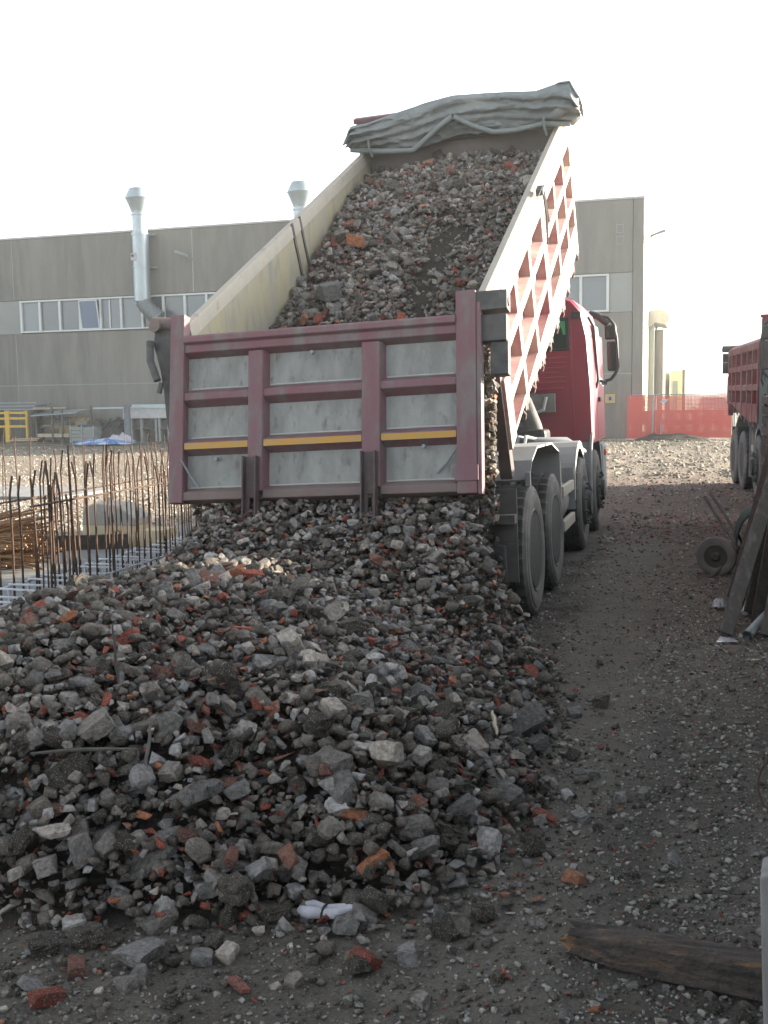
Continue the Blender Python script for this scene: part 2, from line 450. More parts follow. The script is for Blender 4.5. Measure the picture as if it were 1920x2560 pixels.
def grid_mesh(name, X, Y, Z, m, parent=None, smooth=True):
    ny, nx = X.shape
    me = bpy.data.meshes.new(name)
    co = np.stack([X, Y, Z], -1).reshape(-1, 3)
    i = np.arange(nx * ny).reshape(ny, nx)
    q = np.stack([i[:-1, :-1], i[:-1, 1:], i[1:, 1:], i[1:, :-1]], -1).reshape(-1, 4)
    me.vertices.add(len(co)); me.vertices.foreach_set('co', co.ravel())
    me.loops.add(q.size); me.loops.foreach_set('vertex_index', q.ravel())
    me.polygons.add(len(q)); me.polygons.foreach_set('loop_start', np.arange(len(q)) * 4)
    if smooth: me.polygons.foreach_set('use_smooth', np.ones(len(q), bool))
    me.update(calc_edges=True); me.materials.append(m)
    return inst(name, me, parent)
ground = grid_mesh('ground', X, Y, Z, M_['soil']); tag(ground, 'dark trodden building site soil with pebbles and tyre ruts', 'ground', kind='structure')

# far hills, blurred by the haze
xs_ = np.linspace(-500, 700, 90)
mb = MB()
hh = 6.0 + 3.5 * fbm(xs_ * .008, xs_ * 0, 5, 4) - .03 * np.clip(xs_ - 30, 0, 200)
vs = []; fs = []
for x_, h_ in zip(xs_, hh):
    vs += [(x_, 760, -2), (x_, 800, max(2, h_)), (x_, 900, -2)]
for i in range(len(xs_) - 1):
    for k in (0, 1):
        fs.append((i * 3 + k, i * 3 + 3 + k, i * 3 + 4 + k, i * 3 + 1 + k))
mb.add(vs, fs)
tag(mb.build('hills', M_['hill_green'], smooth=60), 'low pale hills on the far horizon behind the safety fence', 'hills', kind='structure')

# concrete slab strips of the foundation on the left
sb = MB(); sb.box(-4.75, -2.05, -2.5, 6.6, -.2, .055)
sl_ = sb.build('foundation_slab', M_['slab_concrete'], bevel=.02); tag(sl_, 'grey concrete foundation strip under the rusty starter bars', 'foundation', kind='structure')
sb = MB(); sb.box(-30, -9.2, 9.9, 12.1, -.2, .06)
s2 = sb.build('foundation_slab', M_['slab_concrete'], bevel=.02); s2.rotation_euler = (0, 0, -.03); tag(s2, 'pale concrete foundation strip across the gravel field', 'foundation', kind='structure')

# ------------------------------------------------------------------ warehouse
BETA = -.0157
wh = empty('warehouse', (0, 36.683, 0), (0, 0, BETA))
tag(wh, 'long low grey concrete warehouse with a band of white framed windows', 'warehouse')
def wpart(mb, name, m, parent=wh, **k):
    return mb.build(name, m, parent, **k)
HT = 9.32
L0, L1_ = -62.0, .33
# wall panels: vertical joints every 9.4 m or so, a pale band of recessed parapets at window height
joints = [-62, -47.0, -37.6, -28.2, -18.95, -9.5, -.08]
for a, c in zip(joints[:-1], joints[1:]):
    g_ = .012
    for z0, z1, m_ in ((-.3, 2.55, 'concrete_wall'), (2.58, 4.95, 'concrete_wall')):
        w_ = MB(); w_.box(a + g_, c - g_, 0, .3, z0, z1); wpart(w_, 'wall_panel', M_[m_], bevel=.012)
    w_ = MB(); w_.box(a + g_, c - g_, -.01, .3, 6.49, HT - .06); wpart(w_, 'wall_panel', M_['concrete_wall'], bevel=.012)
w_ = MB(); w_.box(-.07, L1_, -.02, .3, -.3, HT - .06); wpart(w_, 'corner_panel', M_['concrete_wall'], bevel=.012)
# band between windows
wins = [(-27.9, -17.3), (-12.0, -.98)]
prev = L0
for a, c in wins + [(-.08, -.08)]:
    if a > prev:
        w_ = MB(); w_.box(prev + .01, a - .01, .03, .28, 4.96, 6.48); wpart(w_, 'band_panel', M_['concrete_pale'], bevel=.01)
    prev = c
bk = MB(); bk.box(L0, L1_ - .02, .32, .5, -.3, HT - .1)
wpart(bk, 'joint_backing', M_['concrete_gap'])
for c in joints[1:-1]:
    for z0, z1 in ((-.3, 4.94), (6.50, HT - .07)):
        w_ = MB(); w_.box(c - .02, c + .02, -.014, .02, z0, z1); wpart(w_, 'joint_strip', M_['concrete_pale'])
w_ = MB(); w_.box(L0, -.09, -.006, .02, 2.545, 2.585); wpart(w_, 'joint_strip', M_['concrete_pale'])
# parapet cap, roof, other walls
cp = MB(); cp.box(L0, L1_ + .03, -.05, .45, HT - .055, HT + .03); wpart(cp, 'parapet_cap', M_['light_grey'], bevel=.01)
rf = MB(); rf.box(L0, L1_ - .3, .45, 34, HT - .5, HT - .35); wpart(rf, 'roof', M_['grey_metal'])
sw = MB()
for k in range(6):
    sw.box(L1_ - .28, L1_ - .005, .32 + k * 5.6, .3 + (k + 1) * 5.6, -.3, HT)
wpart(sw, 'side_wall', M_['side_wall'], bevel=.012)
bw = MB(); bw.box(L0, L1_, 33.9, 34.2, -.3, HT); bw.box(L0 - .3, L0, 0, 34, -.3, HT); wpart(bw, 'rear_wall', M_['concrete_wall'])
# windows: aluminium frame bars, each pane its own part
def window_band(x0, x1, opens, gmat='glass_grey'):
    z0, z1 = 4.99, 6.46
    n = int(round((x1 - x0) / 1.06)); w = (x1 - x0) / n
    fr = MB()
    fr.box(x0, x1, -.06, .10, z1 - .08, z1); fr.box(x0, x1, -.06, .10, z0, z0 + .07)
    for i in range(n + 1):
        c_ = x0 + i * w
        a = c_ - .055 if 0 < i < n else (c_ if i == 0 else c_ - .11)
        fr.box(a, a + .11, -.055, .095, z0 + .07, z1 - .08)
    win = wpart(fr, 'window', M_['frame_white'], bevel=.008)
    for i in range(n):
        a, c = x0 + i * w + .056, x0 + (i + 1) * w - .056
        pn = MB()
        if i in opens:
            T = Matrix.Translation((0, -.02, z0 + .07)) @ Matrix.Rotation(R(9), 4, 'X')
            h_ = z1 - z0 - .16
            pn.box(a + .05, c - .05, 0, .012, .05, h_ - .05, 1, T)
            for q in ((a, c, 0, .05), (a, c, h_ - .05, h_)):
                pn.box(q[0], q[1], -.02, .03, q[2], q[3], 0, T)
            pn.box(a, a + .05, -.02, .03, .05, h_ - .05, 0, T); pn.box(c - .05, c, -.02, .03, .05, h_ - .05, 0, T)
            pn.build('pane', [M_['frame_white'], M_['glass_blue']], win)
            dk = MB(); dk.box(a, c, .12, .14, z0 + .07, z1 - .08); dk.build('pane', M_['glass_dark'], win)
        else:
            pn.box(a, c, .055, .068, z0 + .07, z1 - .08); pn.build('pane', M_[('glass_grey', 'glass_dusk', 'glass_grey', 'glass_pale', 'glass_dusk')[(i * 3 + int(x0)) % 5]], win)
    if opens:
        rl = MB(); rl.box(x0 + 4.65, x0 + 4.72, .015, .028, z0 + .09, z1 - .12); rl.build('blind_edge', M_['frame_white'], win)
window_band(-27.9, -17.3, {3})
window_band(-12.0, -.98, set())
# ventilation ducts up the facade
def duct(px, py=-.55, full=True):
    d = empty('exhaust_duct', (px, py, 0), parent=wh)
    b_ = MB()
    zb = 6.25
    b_.lathe([(.36, zb), (.36, 7.7), (.385, 7.7), (.385, 7.76), (.36, 7.76), (.36, 9.1), (.39, 9.1), (.39, 9.2), (.33, 9.22), (.33, 9.95), (.37, 9.95), (.37, 10.03), (.33, 10.05), (.33, 10.15)], 20)
    b_.build('pipe', M_['galvanised'], d, smooth=40)
    c_ = MB(); c_.lathe([(.36, 10.1), (.37, 10.16), (.58, 10.66), (.60, 10.67), (.60, 10.71), (.40, 11.1), (.38, 11.1), (.30, 10.9)], 20)
    c_.build('rain_cap', M_['galvanised'], d, smooth=30)
    e_ = MB()
    pts = [(0, 0, 6.3)]; 
    for k in range(1, 11):
        a = k / 10; pts.append((.02 + .75 * a ** 1.5, .12 * a, 6.3 - .95 * a + .12 * a * a))
    rr = [.34 + (.025 if k % 2 else -.01) for k in range(len(pts))]
    e_.tube(pts, rr, 16); e_.build('flexible_elbow', M_['flex_duct'], d, smooth=50)
    for q_ in (7.70, 9.13):
        s_ = MB(); s_.box(-.5, .5, .36, .54, q_, q_ + .06); s_.build('wall_bracket', M_['grey_metal'], d)
    q_ = MB(); q_.box(-.28, -.05, -.40, -.33, 8.0, 8.3, 0); q_.box(-.24, -.14, -.42, -.40, 8.14, 8.24, 1)
    q_.build('inspection_hatch', [M_['light_grey'], M_['ink']], d)
    return d
d1 = duct(-21.2)
d1.location.z = -.10
d2 = copy_tree(d1, wh); d2.location = (-13.6, -.55, -.36)
# wall lamps
def lamp(x, y, z, parent, flip=1):
    l = MB()
    l.tube([(0, 0, -.12), (0, -.12 * 1, -.02), (-.18 * flip, -.35, .10)], .025, 6)
    l.add([(-.10 * flip, -.26, .06), (-.55 * flip, -.62, .22), (-.60 * flip, -.40, .24), (-.14 * flip, -.10, .08), (-.10 * flip, -.26, .15), (-.55 * flip, -.62, .33), (-.60 * flip, -.40, .35), (-.14 * flip, -.10, .17)],
          [(0, 1, 2, 3), (4, 7, 6, 5), (0, 4, 5, 1), (1, 5, 6, 2), (2, 6, 7, 3), (3, 7, 4, 0)])
    o = l.build('wall_lamp', M_['grey_metal'], parent, bevel=.02)
    o.location = (x, y, z); return o
lamp(-18.98, 0, 7.95, wh)
lr = lamp(.34, .4, 7.75, wh, -1); lr.rotation_euler = (0, 0, .6)
cn = MB(); cn.tube([(-18.96, -.04, 6.5), (-18.96, -.04, 7.85)], .018, 6); cn.tube([(-18.97, -.04, 8.0), (-18.97, -.04, 9.2)], .012, 6); cn.build('lamp_conduit', M_['light_grey'], wh)
vn = MB()
for z_ in (7.55, 8.0):
    vn.box(-.72, -.44, -.025, .0, z_, z_ + .03); vn.box(-.72, -.44, -.025, 0, z_ + .3, z_ + .33)
    vn.box(-.72, -.69, -.025, 0, z_ + .03, z_ + .3); vn.box(-.47, -.44, -.025, 0, z_ + .03, z_ + .3)
vn.build('wall_vent', M_['concrete_pale'], wh)
sg = MB(); sg.box(-1.10, -.72, -.06, -.03, 1.42, 1.76, 0); sg.box(-1.06, -.76, -.066, -.06, 1.46, 1.72, 1); sg.box(-.96, -.86, -.07, -.066, 1.52, 1.66, 2)
sg.build('wall_sign', [M_['yellow_paint'], M_['cream_grey'], M_['ink']], wh)
# gate numbers painted on the lit side wall
def text(s, size, M, m, parent, name='lettering', ext=.004):
    cu = bpy.data.curves.new(name, 'FONT'); cu.body = s; cu.size = size; cu.extrude = ext; cu.align_x = 'CENTER'; cu.resolution_u = 3
    tmp = bpy.data.objects.new('tmp', cu); COL.objects.link(tmp)
    bpy.context.view_layer.update()
    me = bpy.data.meshes.new_from_object(tmp.evaluated_get(bpy.context.evaluated_depsgraph_get()))
    bpy.data.objects.remove(tmp); bpy.data.curves.remove(cu)
    me.name = name; me.materials.clear(); me.materials.append(m)
    o = bpy.data.objects.new(name, me); o.matrix_local = M; COL.objects.link(o); o.parent = parent
    return o
MW = Matrix(((0, 0, 1), (1, 0, 0), (0, 1, 0))).to_4x4()
text('A7', .55, Matrix.Translation((L1_ + .006, 1.6, 4.25)) @ MW, M_['ink'], wh)
text('B', .5, Matrix.Translation((L1_ + .006, 1.6, 3.72)) @ MW, M_['ink'], wh)
text('E', .4, Matrix.Translation((L1_ + .006, 2.2, 1.95)) @ MW, M_['ink'], wh)

# dock shelter on the side of the warehouse
dk = empty('dock_shelter', (.36, 40.2, 0)); tag(dk, 'tall grey dock shelter with rolled canopy on the sunlit warehouse side', 'dock shelter')
b_ = MB(); b_.box(0, .26, 0, 3.6, -.1, 4.7); b_.build('side_post', M_['concrete_pale'], dk, bevel=.02)
b_ = MB(); b_.box(.262, .62, .35, 3.4, -.1, 4.45); b_.build('curtain', M_['concrete_wall'], dk, bevel=.02)
b_ = MB()
prof = [(0, 4.5), (.0, 5.1), (.1, 5.25), (.45, 5.27)] + [(.45 + .42 * math.sin(a), 4.85 + .42 * math.cos(a)) for a in np.linspace(.1, 1.75, 7)] + [(.72, 4.62), (.3, 4.72)]
b_.prism([(p_[0], p_[1]) for p_ in prof], -.05, 3.7, 'xz'); b_.build('canopy', M_['light_grey'], dk, bevel=.02)
# small annexe behind
an = empty('annexe', (0.9, 56, 0)); tag(an, 'small pale yellow annexe wall with a dark post behind the dock shelter', 'annexe')
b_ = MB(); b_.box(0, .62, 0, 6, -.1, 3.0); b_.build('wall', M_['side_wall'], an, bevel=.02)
b_ = MB(); b_.box(.63, .78, -.1, .2, -.1, 3.05); b_.build('post', M_['wood_grey'], an, bevel=.02)
b_ = MB(); b_.box(.12, .38, -.04, -.002, .0, 2.4); b_.build('door', M_['grey_metal'], an)

# ------------------------------------------------------------------ unseen containers added beside the camera to shade the foreground
def container(x0, y0, z0, label, L=6.1):
    c = empty('shade_container', (x0, y0, z0)); tag(c, label, 'container', 'added shade containers')
    b_ = MB(); b_.box(.03, 2.41, .03, L - .03, .12, 2.5); b_.build('body', M_['container_paint'], c)
    for x_ in (0, 2.4):
        n = int(L / .28)
        rb = MB()
        for k in range(n):
            y_ = .14 + k * (L - .28) / n
            rb.prism([(x_ - .015 if x_ == 0 else x_ - .01, y_), (x_ + .03, y_ + .03), (x_ + .03, y_ + .15), (x_ - .015 if x_ == 0 else x_ - .01, y_ + .18)], .16, 2.45, 'xy')
        rb.build('corrugated_side', M_['container_paint'], c)
    for x_ in (0, 2.32):
        for y_ in (0, L - .12):
            p_ = MB(); p_.box(x_, x_ + .12, y_, y_ + .12, 0, 2.59); p_.build('corner_post', M_['dark_steel'], c, bevel=.01)
    t_ = MB()
    for z_ in (.0, 2.5):
        t_.box(.12, 2.32, .02, .1, z_, z_ + .1); t_.box(.12, 2.32, L - .1, L - .02, z_, z_ + .1)
        t_.box(.02, .1, .12, L - .12, z_, z_ + .1); t_.box(2.34, 2.42, .12, L - .12, z_, z_ + .1)
    t_.build('frame', M_['dark_steel'], c)
    return c
container(3.95, -5.2, .04, 'unseen blue grey container added just right of the camera for shade')
container(3.93, -11.6, .04, 'unseen blue grey container added behind the camera on the right for shade')
# ------------------------------------------------------------------ lorries
TH = .4276
def wheel_lathe(mb, M, r, w, dual_gap=None, n=64):
    """tyre profile turned about local Z; width along Z from 0 (outer face) inwards"""
    prof = [(r * .57, .045), (r * .575, .012), (r * .60, .0), (r * .615, -.004), (r * .63, .004), (r * .72, -.008), (r * .80, -.014), (r * .86, -.008), (r * .875, .0), (r * .89, -.004), (r * .93, .004), (r * .96, .012), (r * .985, .03), (r, .05), (r, .10), (r * .975, .104), (r * .975, .116), (r, .12), (r, .18), (r * .975, .184), (r * .975, .196), (r, .20), (r, w - .05), (r * .985, w - .03), (r * .93, w), (r * .8, w + .01), (r * .60, w), (r * .57, w - .045)]
    def mod(i, j):
        return -.020 if (j % 2 and (11 <= i <= 14 or 21 <= i <= 24)) else (-.014 if (j % 2 and 17 <= i <= 18) else 0)
    b0 = len(mb.f); k_ = len(prof)
    mb.lathe(prof, n, M, 0, True, mod)
    for q in range(b0, len(mb.f)):
        if 12 <= (q - b0) % k_ <= 22: mb.mi[q] = 1

def build_wheel(root, x, y, side, r, dual):
    """side +1: outer face looks to +X"""
    w = .30
    M = Matrix.Translation((x, y, r)) @ Matrix.Rotation(math.pi / 2 * side, 4, 'Y') @ Matrix.Scale(-1, 4, (0, 0, 1))
    mb = MB(); wheel_lathe(mb, M, r, w)
    if dual:
        wheel_lathe(mb, M @ Matrix.Translation((0, 0, w + .05)), r, w)
    o = mb.build('wheel', [M_['rubber'], M_['tread']], root, smooth=32)
    rm = MB()
    if dual: pr = [(r * .57, .0), (r * .555, .03), (r * .53, .10), (r * .50, .18), (r * .36, .19), (r * .34, .12), (r * .27, .10), (r * .25, .02), (0, .015)]
    else: pr = [(r * .57, .0), (r * .55, .02), (r * .52, .03), (r * .44, -.03), (r * .36, -.045), (r * .26, -.05), (r * .24, -.09), (0, -.095)]
    rm.lathe(pr, 28, M)
    rm.build('rim', M_['rim_shaded'], o, smooth=30)
    nb = MB()
    for k in range(10):
        a = 2 * math.pi * k / 10
        h = .185 if dual else -.04
        nb.lathe([(.017, h - .035), (.017, h), (0, h - .001)][::-1] if False else [(.017, h + .01), (.017, h - .03), (0, h - .031)], 6, M @ Matrix.Translation((r * .42 * math.cos(a), r * .42 * math.sin(a), 0)))
    nb.build('wheel_nut', M_['dark_steel'], o)
    return o

def build_lorry(root, th, BY, BZ, T, axles, cab_y, cab_mat, red, red_side, gate_tau, gate_open, tarp, hero=True):
    cs, sn = math.cos(th), math.sin(th)
    def bed(x, t, n):      # bed coordinates: t along the floor from the rear, n up from the rail
        return (x, BY + t * cs - n * sn, BZ + t * sn + n * cs)
    B = 1.244
    D = .092
    # ---------------- chassis
    yf = cab_y + 2.2
    m = MB()
    for x in (-.43, .43):
        m.box(x - .04, x + .04, .75, yf - .2, .82, 1.10)
    for y in (.8, 2.1, 3.4, 4.4, 6.2, yf - .5):
        m.box(-.39, .39, y - .06, y + .06, .86, 1.06)
    m.build('chassis_frame', M_['chassis_dusty'], root, bevel=.01)
    m = MB()
    for y, dual in axles:
        m.tube([(-1.0, y, .55), (1.0, y, .55)], .085, 10)
        if dual: m.lathe([(0, -.22), (.17, -.18), (.22, 0), (.17, .18), (0, .22)], 12, Matrix.Translation((0, y, .56)))
        for x in (-.5, .5): m.box(x - .05, x + .05, y - .55, y + .55, .62, .74)
    m.build('axle', M_['dark_steel'], root, smooth=40)
    for y, dual in axles:
        for sd in (1, -1):
            build_wheel(root, 1.25 * sd, y, sd, .55, dual)
    # sub frame for the tipping body and hinge
    m = MB()
    for x in (-.43, .43): m.box(x - .05, x + .05, .72, 5.9, 1.10, 1.20)
    m.tube([(-.6, .82, 1.16), (.6, .82, 1.16)], .06, 10)
    m.build('tipping_subframe', M_['chassis_dusty'], root, bevel=.01)
    # hydraulic ram
    top = Vector(bed(0, T + .05, -.5)); bot = Vector((0, cab_y - .45, .95))
    m = MB(); L = (top - bot)
    m.tube([bot, bot + L * .36], .11, 14, 0); m.tube([bot + L * .34, bot + L * .62], .09, 14, 1); m.tube([bot + L * .6, bot + L * .84], .072, 14, 1); m.tube([bot + L * .82, top], .055, 14, 1)
    m.build('hydraulic_ram', [M_['dark_steel'], M_['grey_metal']], root, smooth=40)
    # ---------------- mudguards, flaps, side rails on both sides
    a1, a2, a3, a4 = [a[0] for a in axles]
    for sd in (1, -1):
        x0, x1 = (.62, 1.22) if sd > 0 else (-1.22, -.62)
        m = MB()
        m.sheet([(1.55, 1.10), (1.66, 1.26), (1.13 + .55, 1.36), (2.8, 1.36), (3.5, 1.25), (3.62, .85), (3.66, .45)] if False else
                [(1.50, 1.12), (1.66, 1.27), (2.0, 1.37), (2.95, 1.36), (3.5, 1.25)], x0, x1, .02)
        m.box(min(x0, x1), max(x0, x1), 3.50, 3.515, .30, 1.25)
        m.build('rear_mudguard', M_['fender_grey'], root)
        m = MB(); xe = x1 if sd > 0 else x0
        m.box(xe - .03, xe + .01, 1.44, 1.50, .75, 1.20); m.build('mudguard_stay', M_['fender_grey'], root)
        # mudflap behind the rear wheel
        m = MB()
        m.sheet([(.80, 1.12), (.76, .70), (.74, .40)], x0 - (.02 if sd > 0 else 0), x1 + (.0 if sd > 0 else .02), .02)
        m.box(x0, x1, .66, .76, .86, .93)
        f = m.build('mud_flap', M_['flap_grey'], root, bevel=.004)
        m = MB(); m.box(min(x0, x1) + .02, max(x0, x1) - .08, .68, .715, .40, .70); m.build('flap_plate', M_['dark_steel'], f, bevel=.02)
        # tail lamp box
        m = MB(); m.box(xe - .28 if sd > 0 else xe, xe if sd > 0 else xe + .28, .60, .68, .90, 1.06, 0); m.box((xe - .26) if sd > 0 else xe + .02, (xe - .02) if sd > 0 else xe + .26, .585, .60, .92, 1.04, 1)
        m.build('tail_lamp', [M_['dark_steel'], M_['red_lamp']], root) if sd < 0 else None
        # round mudguard over the second axle
        m = MB(); arc = [(a3 + .66 * math.sin(q), .57 + .70 * math.cos(q)) for q in np.linspace(-1.45, 1.05, 13)]
        m.sheet(arc, x0, x1, .018)
        m.sheet([(p_[0], p_[1]) for p_ in arc], xe - .03 if sd > 0 else xe, xe if sd > 0 else xe + .03, -.07)
        m.box(x0, x1, a3 - .68, a3 - .665, .55, 1.02); m.build('round_mudguard', M_['fender_grey'], root, smooth=30)
        # side guard beams and bracket frame
        for z in (.83, .47):
            m = MB(); m.box(xe - .05 if sd > 0 else xe, xe if sd > 0 else xe + .05, 3.75, a3 - .72, z - .055, z + .055)
            m.build('side_guard', M_['rail_pale'], root, bevel=.008)
        m = MB(); m.box(xe - .06 if sd > 0 else xe + .02, xe - .02 if sd > 0 else xe + .06, 3.70, 3.75, .35, 1.15); m.box(xe - .5 if sd > 0 else xe + .02, xe - .02 if sd > 0 else xe + .5, 3.70, 3.75, 1.10, 1.15)
        m.build('guard_bracket', M_['rail_pale'], root)
        # tank between the axles
        m = MB(); m.lathe([(.0, -.45), (.27, -.45), (.29, -.42), (.29, .42), (.27, .45), (0, .45)], 20, Matrix.Translation((sd * .88, 4.2, .68)) @ Matrix.Rotation(R(90), 4, 'X'))
        m.build('air_tank', M_['chassis_dusty'], root, smooth=35)
    # middle clutter behind the cab
    m = MB(); m.box(-.75, .75, cab_y - .75, cab_y - .28, 1.10, 1.42)
    m.build('gearbox_cover', M_['black_plastic'], root, bevel=.05)
    m = MB(); m.tube([(.15, cab_y - .2, 1.9), (.3, cab_y - .42, 1.95), (.45, cab_y - .5, 1.75), (.55, cab_y - .45, 1.45), (.62, cab_y - .5, 1.15)], .12, 12)
    m.build('intake_pipe', M_['dark_steel'], root, smooth=50)
    m = MB(); m.tube([(-.9, cab_y - .9, 1.28), (.3, cab_y - 1.0, 1.30), (1.0, cab_y - .8, 1.27), (1.15, cab_y - .3, 1.1)], .05, 8)
    for k in range(4): m.tube([(.35 + .08 * k, cab_y - 1.6, 1.15), (.3 + .09 * k, cab_y - 1.2, 1.36), (.4 + .09 * k, cab_y - .8, 1.3)], .022, 6)
    m.build('air_hose', M_['blue_grey'], root, smooth=50)
    m = MB(); m.box(.34, .80, cab_y - .16, cab_y - .06, 1.62, 1.86, 0); m.tube([(.42, cab_y - .2, 1.82), (.46, cab_y - .22, 1.66), (.56, cab_y - .22, 1.62), (.66, cab_y - .22, 1.66), (.70, cab_y - .2, 1.82)], .022, 8, 1)
    m.build('cab_latch', [M_['chassis_dusty'], M_['light_grey']], root)
    # ---------------- cab
    W = 1.27; y0, y1 = cab_y, cab_y + 1.95
    m = MB()
    sec = [(-W, 1.2), (-W, 1.9), (-W + .03, 2.55), (-W + .10, 2.90), (-W + .22, 3.04), (-W + .40, 3.10), (W - .40, 3.10), (W - .22, 3.04), (W - .10, 2.90), (W - .03, 2.55), (W, 1.9), (W, 1.2)]
    n = len(sec); vs = []
    for (yy, sx, dz, top_) in ((y0 + .04, .985, -.03, 1), (y0, 1, 0, 1)):
        pass
    rows = [(y0, .975, -.02), (y0 + .05, 1.0, 0), (y1 - .45, 1.0, .0), (y1 - .12, .99, -.10), (y1, .95, -.30)]
    for yy, sx, dz in rows:
        for x, z in sec:
            vs.append((x * sx, yy, z + (dz if z > 2.6 else 0)))
    fs = [tuple(range(n))[::-1], tuple((len(rows) - 1) * n + i for i in range(n))]
    for r_ in range(len(rows) - 1):
        for i in range(n):
            fs.append((r_ * n + i, r_ * n + (i + 1) % n, (r_ + 1) * n + (i + 1) % n, (r_ + 1) * n + i))
    m.add(vs, fs)
    cab = m.build('cab', cab_mat, root, smooth=28)
    # pressed ribs and seams of the rear wall
    m = MB()
    for k in range(6): m.box(-.75, .95, y0 - .008, y0 + .004, 1.98 + k * .062, 1.98 + k * .062 + .03)
    m.box(-1.0, 1.06, y0 - .012, y0 + .004, 2.93, 2.95); m.box(1.0, 1.03, y0 - .012, y0 + .004, 1.3, 2.93)
    m.box(-1.0, .9, y0 - .014, y0 + .003, 1.90, 1.93)
    m.build('rear_wall_rib', cab_mat, cab, bevel=.006)
    m = MB(); m.box(-1.0, .55, y0 - .03, y0 + .002, 1.3, 1.88); m.build('lower_shadow_plate', M_['blue_grey'], cab, bevel=.01)  # shadow on the lower rear wall built as a blue-grey plate
    for sx in (1, -1):
        a, c = (.42, 1.0) if sx > 0 else (-1.0, -.42)
        fr = MB(); fr.box(a, c, y0 - .016, y0 + .002, 2.40, 2.82); wn_ = fr.build('rear_window', M_['black_plastic'], cab, bevel=.012)
        gl = MB(); gl.box(a + .035, c - .035, y0 - .020, y0 - .015, 2.435, 2.785); gl.build('pane', M_['glass_dark'], wn_)
        if sx > 0 and hero:
            gg = MB()
            pts = [(.50, 2.775), (.955, 2.775), (.955, 2.60), (.925, 2.60), (.90, 2.70), (.83, 2.735), (.50, 2.735)]
            gg.prism(pts, y0 - .0225, y0 - .0205, 'xz'); gg.build('green_reflection_film', M_['reflection_green'], wn_)  # green reflection on the pane painted as a thin film
        # roof corner lamp, door seam, side window, handles, mirrors
        lm = MB(); lm.box(sx * 1.1 - .06, sx * 1.1 + .06, y0 - .05, y0 + .02, 2.80, 2.88); lm.build('corner_lamp', M_['black_plastic'], cab, bevel=.01)
        dr = MB()
        xo = sx * (W + .004)
        dr.box(min(xo, xo - sx * .03), max(xo, xo - sx * .03), y0 + .55, y1 - .28, 1.25, 2.62)
        door = dr.build('door', cab_mat, cab, bevel=.015)
        sg_ = MB(); sg_.add([(xo - sx * .022, y0 + .65, 2.0), (xo - sx * .022, y1 - .38, 1.92), (xo - sx * .055, y1 - .55, 2.74), (xo - sx * .055, y0 + .65, 2.76), (xo + sx * .004, y0 + .65, 2.0), (xo + sx * .004, y1 - .38, 1.92), (xo - sx * .03, y1 - .55, 2.74), (xo - sx * .03, y0 + .65, 2.76)],
                             [(0, 1, 2, 3), (4, 5, 6, 7), (0, 1, 5, 4), (1, 2, 6, 5), (2, 3, 7, 6), (3, 0, 4, 7)])
        sg_.build('side_window', M_['glass_dark'], cab)
        hd = MB(); hd.box(min(xo, xo + sx * .03), max(xo, xo + sx * .03), y0 + .7, y0 + .9, 1.72, 1.78); hd.build('handle', M_['black_plastic'], door, bevel=.008)
        gr = MB(); gr.tube([(sx * (W - .07), y0 + .50, 2.84), (sx * (W + .0), y0 + .50, 2.70), (sx * (W + .03), y0 + .50, 2.0), (sx * (W + .0), y0 + .50, 1.9)], .018, 8)
        gr.build('grab_rail', M_['black_plastic'], cab, smooth=50)
        # front wing with wheel arch
        wg = MB(); arc = [(a4 + .72 * math.sin(q), .57 + .80 * math.cos(q)) for q in np.linspace(-1.5, 1.35, 13)]
        xa, xb = (.70, 1.25) if sx > 0 else (-1.25, -.70)
        wg.sheet(arc, xa, xb, .02); xe = 1.25 * sx
        wg.sheet(arc, min(xe, xe - sx * .03), max(xe, xe - sx * .03), .10)
        wg.box(min(xa, xb), max(xa, xb), a4 - .74, a4 - .70, .45, .95); wg.build('front_wing', M_['fender_grey'], cab, smooth=30)
        # mirrors
        ym = y0 + 1.72
        ar = MB()
        ar.tube([(sx * 1.10, ym, 2.97), (sx * 1.22, ym, 2.93), (sx * 1.36, ym, 2.80)], [.05, .055, .04], 8)
        ar.tube([(sx * 1.24, ym, 2.93), (sx * 1.36, ym, 2.90), (sx * 1.44, ym, 2.80), (sx * 1.47, ym, 2.6), (sx * 1.48, ym, 2.2), (sx * 1.44, ym, 2.1), (sx * 1.37, ym, 2.02), (sx * 1.24, ym, 1.99)], .022, 8)
        ar.lathe([(0, -.03), (.06, -.03), (.075, .03), (0, .05)], 10, Matrix.Translation((sx * 1.25, ym, 1.98)))
        arm = ar.build('mirror_arm', M_['black_plastic'], cab, smooth=50)
        for z0_, z1_, xa_, xb_ in ((2.585, 2.79, 1.31, 1.47), (2.14, 2.56, 1.33, 1.475)):
            mm = MB(); mm.box(min(sx * xa_, sx * xb_), max(sx * xa_, sx * xb_), ym - .03, ym + .09, z0_, z1_)
            mo = mm.build('mirror', M_['black_plastic'], cab, bevel=.025, seg=3)
            mg = MB(); mg.box(min(sx * xa_, sx * xb_) + .015, max(sx * xa_, sx * xb_) - .015, ym - .036, ym - .031, z0_ + .02, z1_ - .02); mg.build('mirror_glass', M_['glass_dark'], mo)
        sm = MB(); sm.box(min(xe, xe + sx * .02), max(xe, xe + sx * .02), y1 - .25, y1 - .1, .95, 1.03); sm.build('side_marker', M_['orange_lamp'], cab)
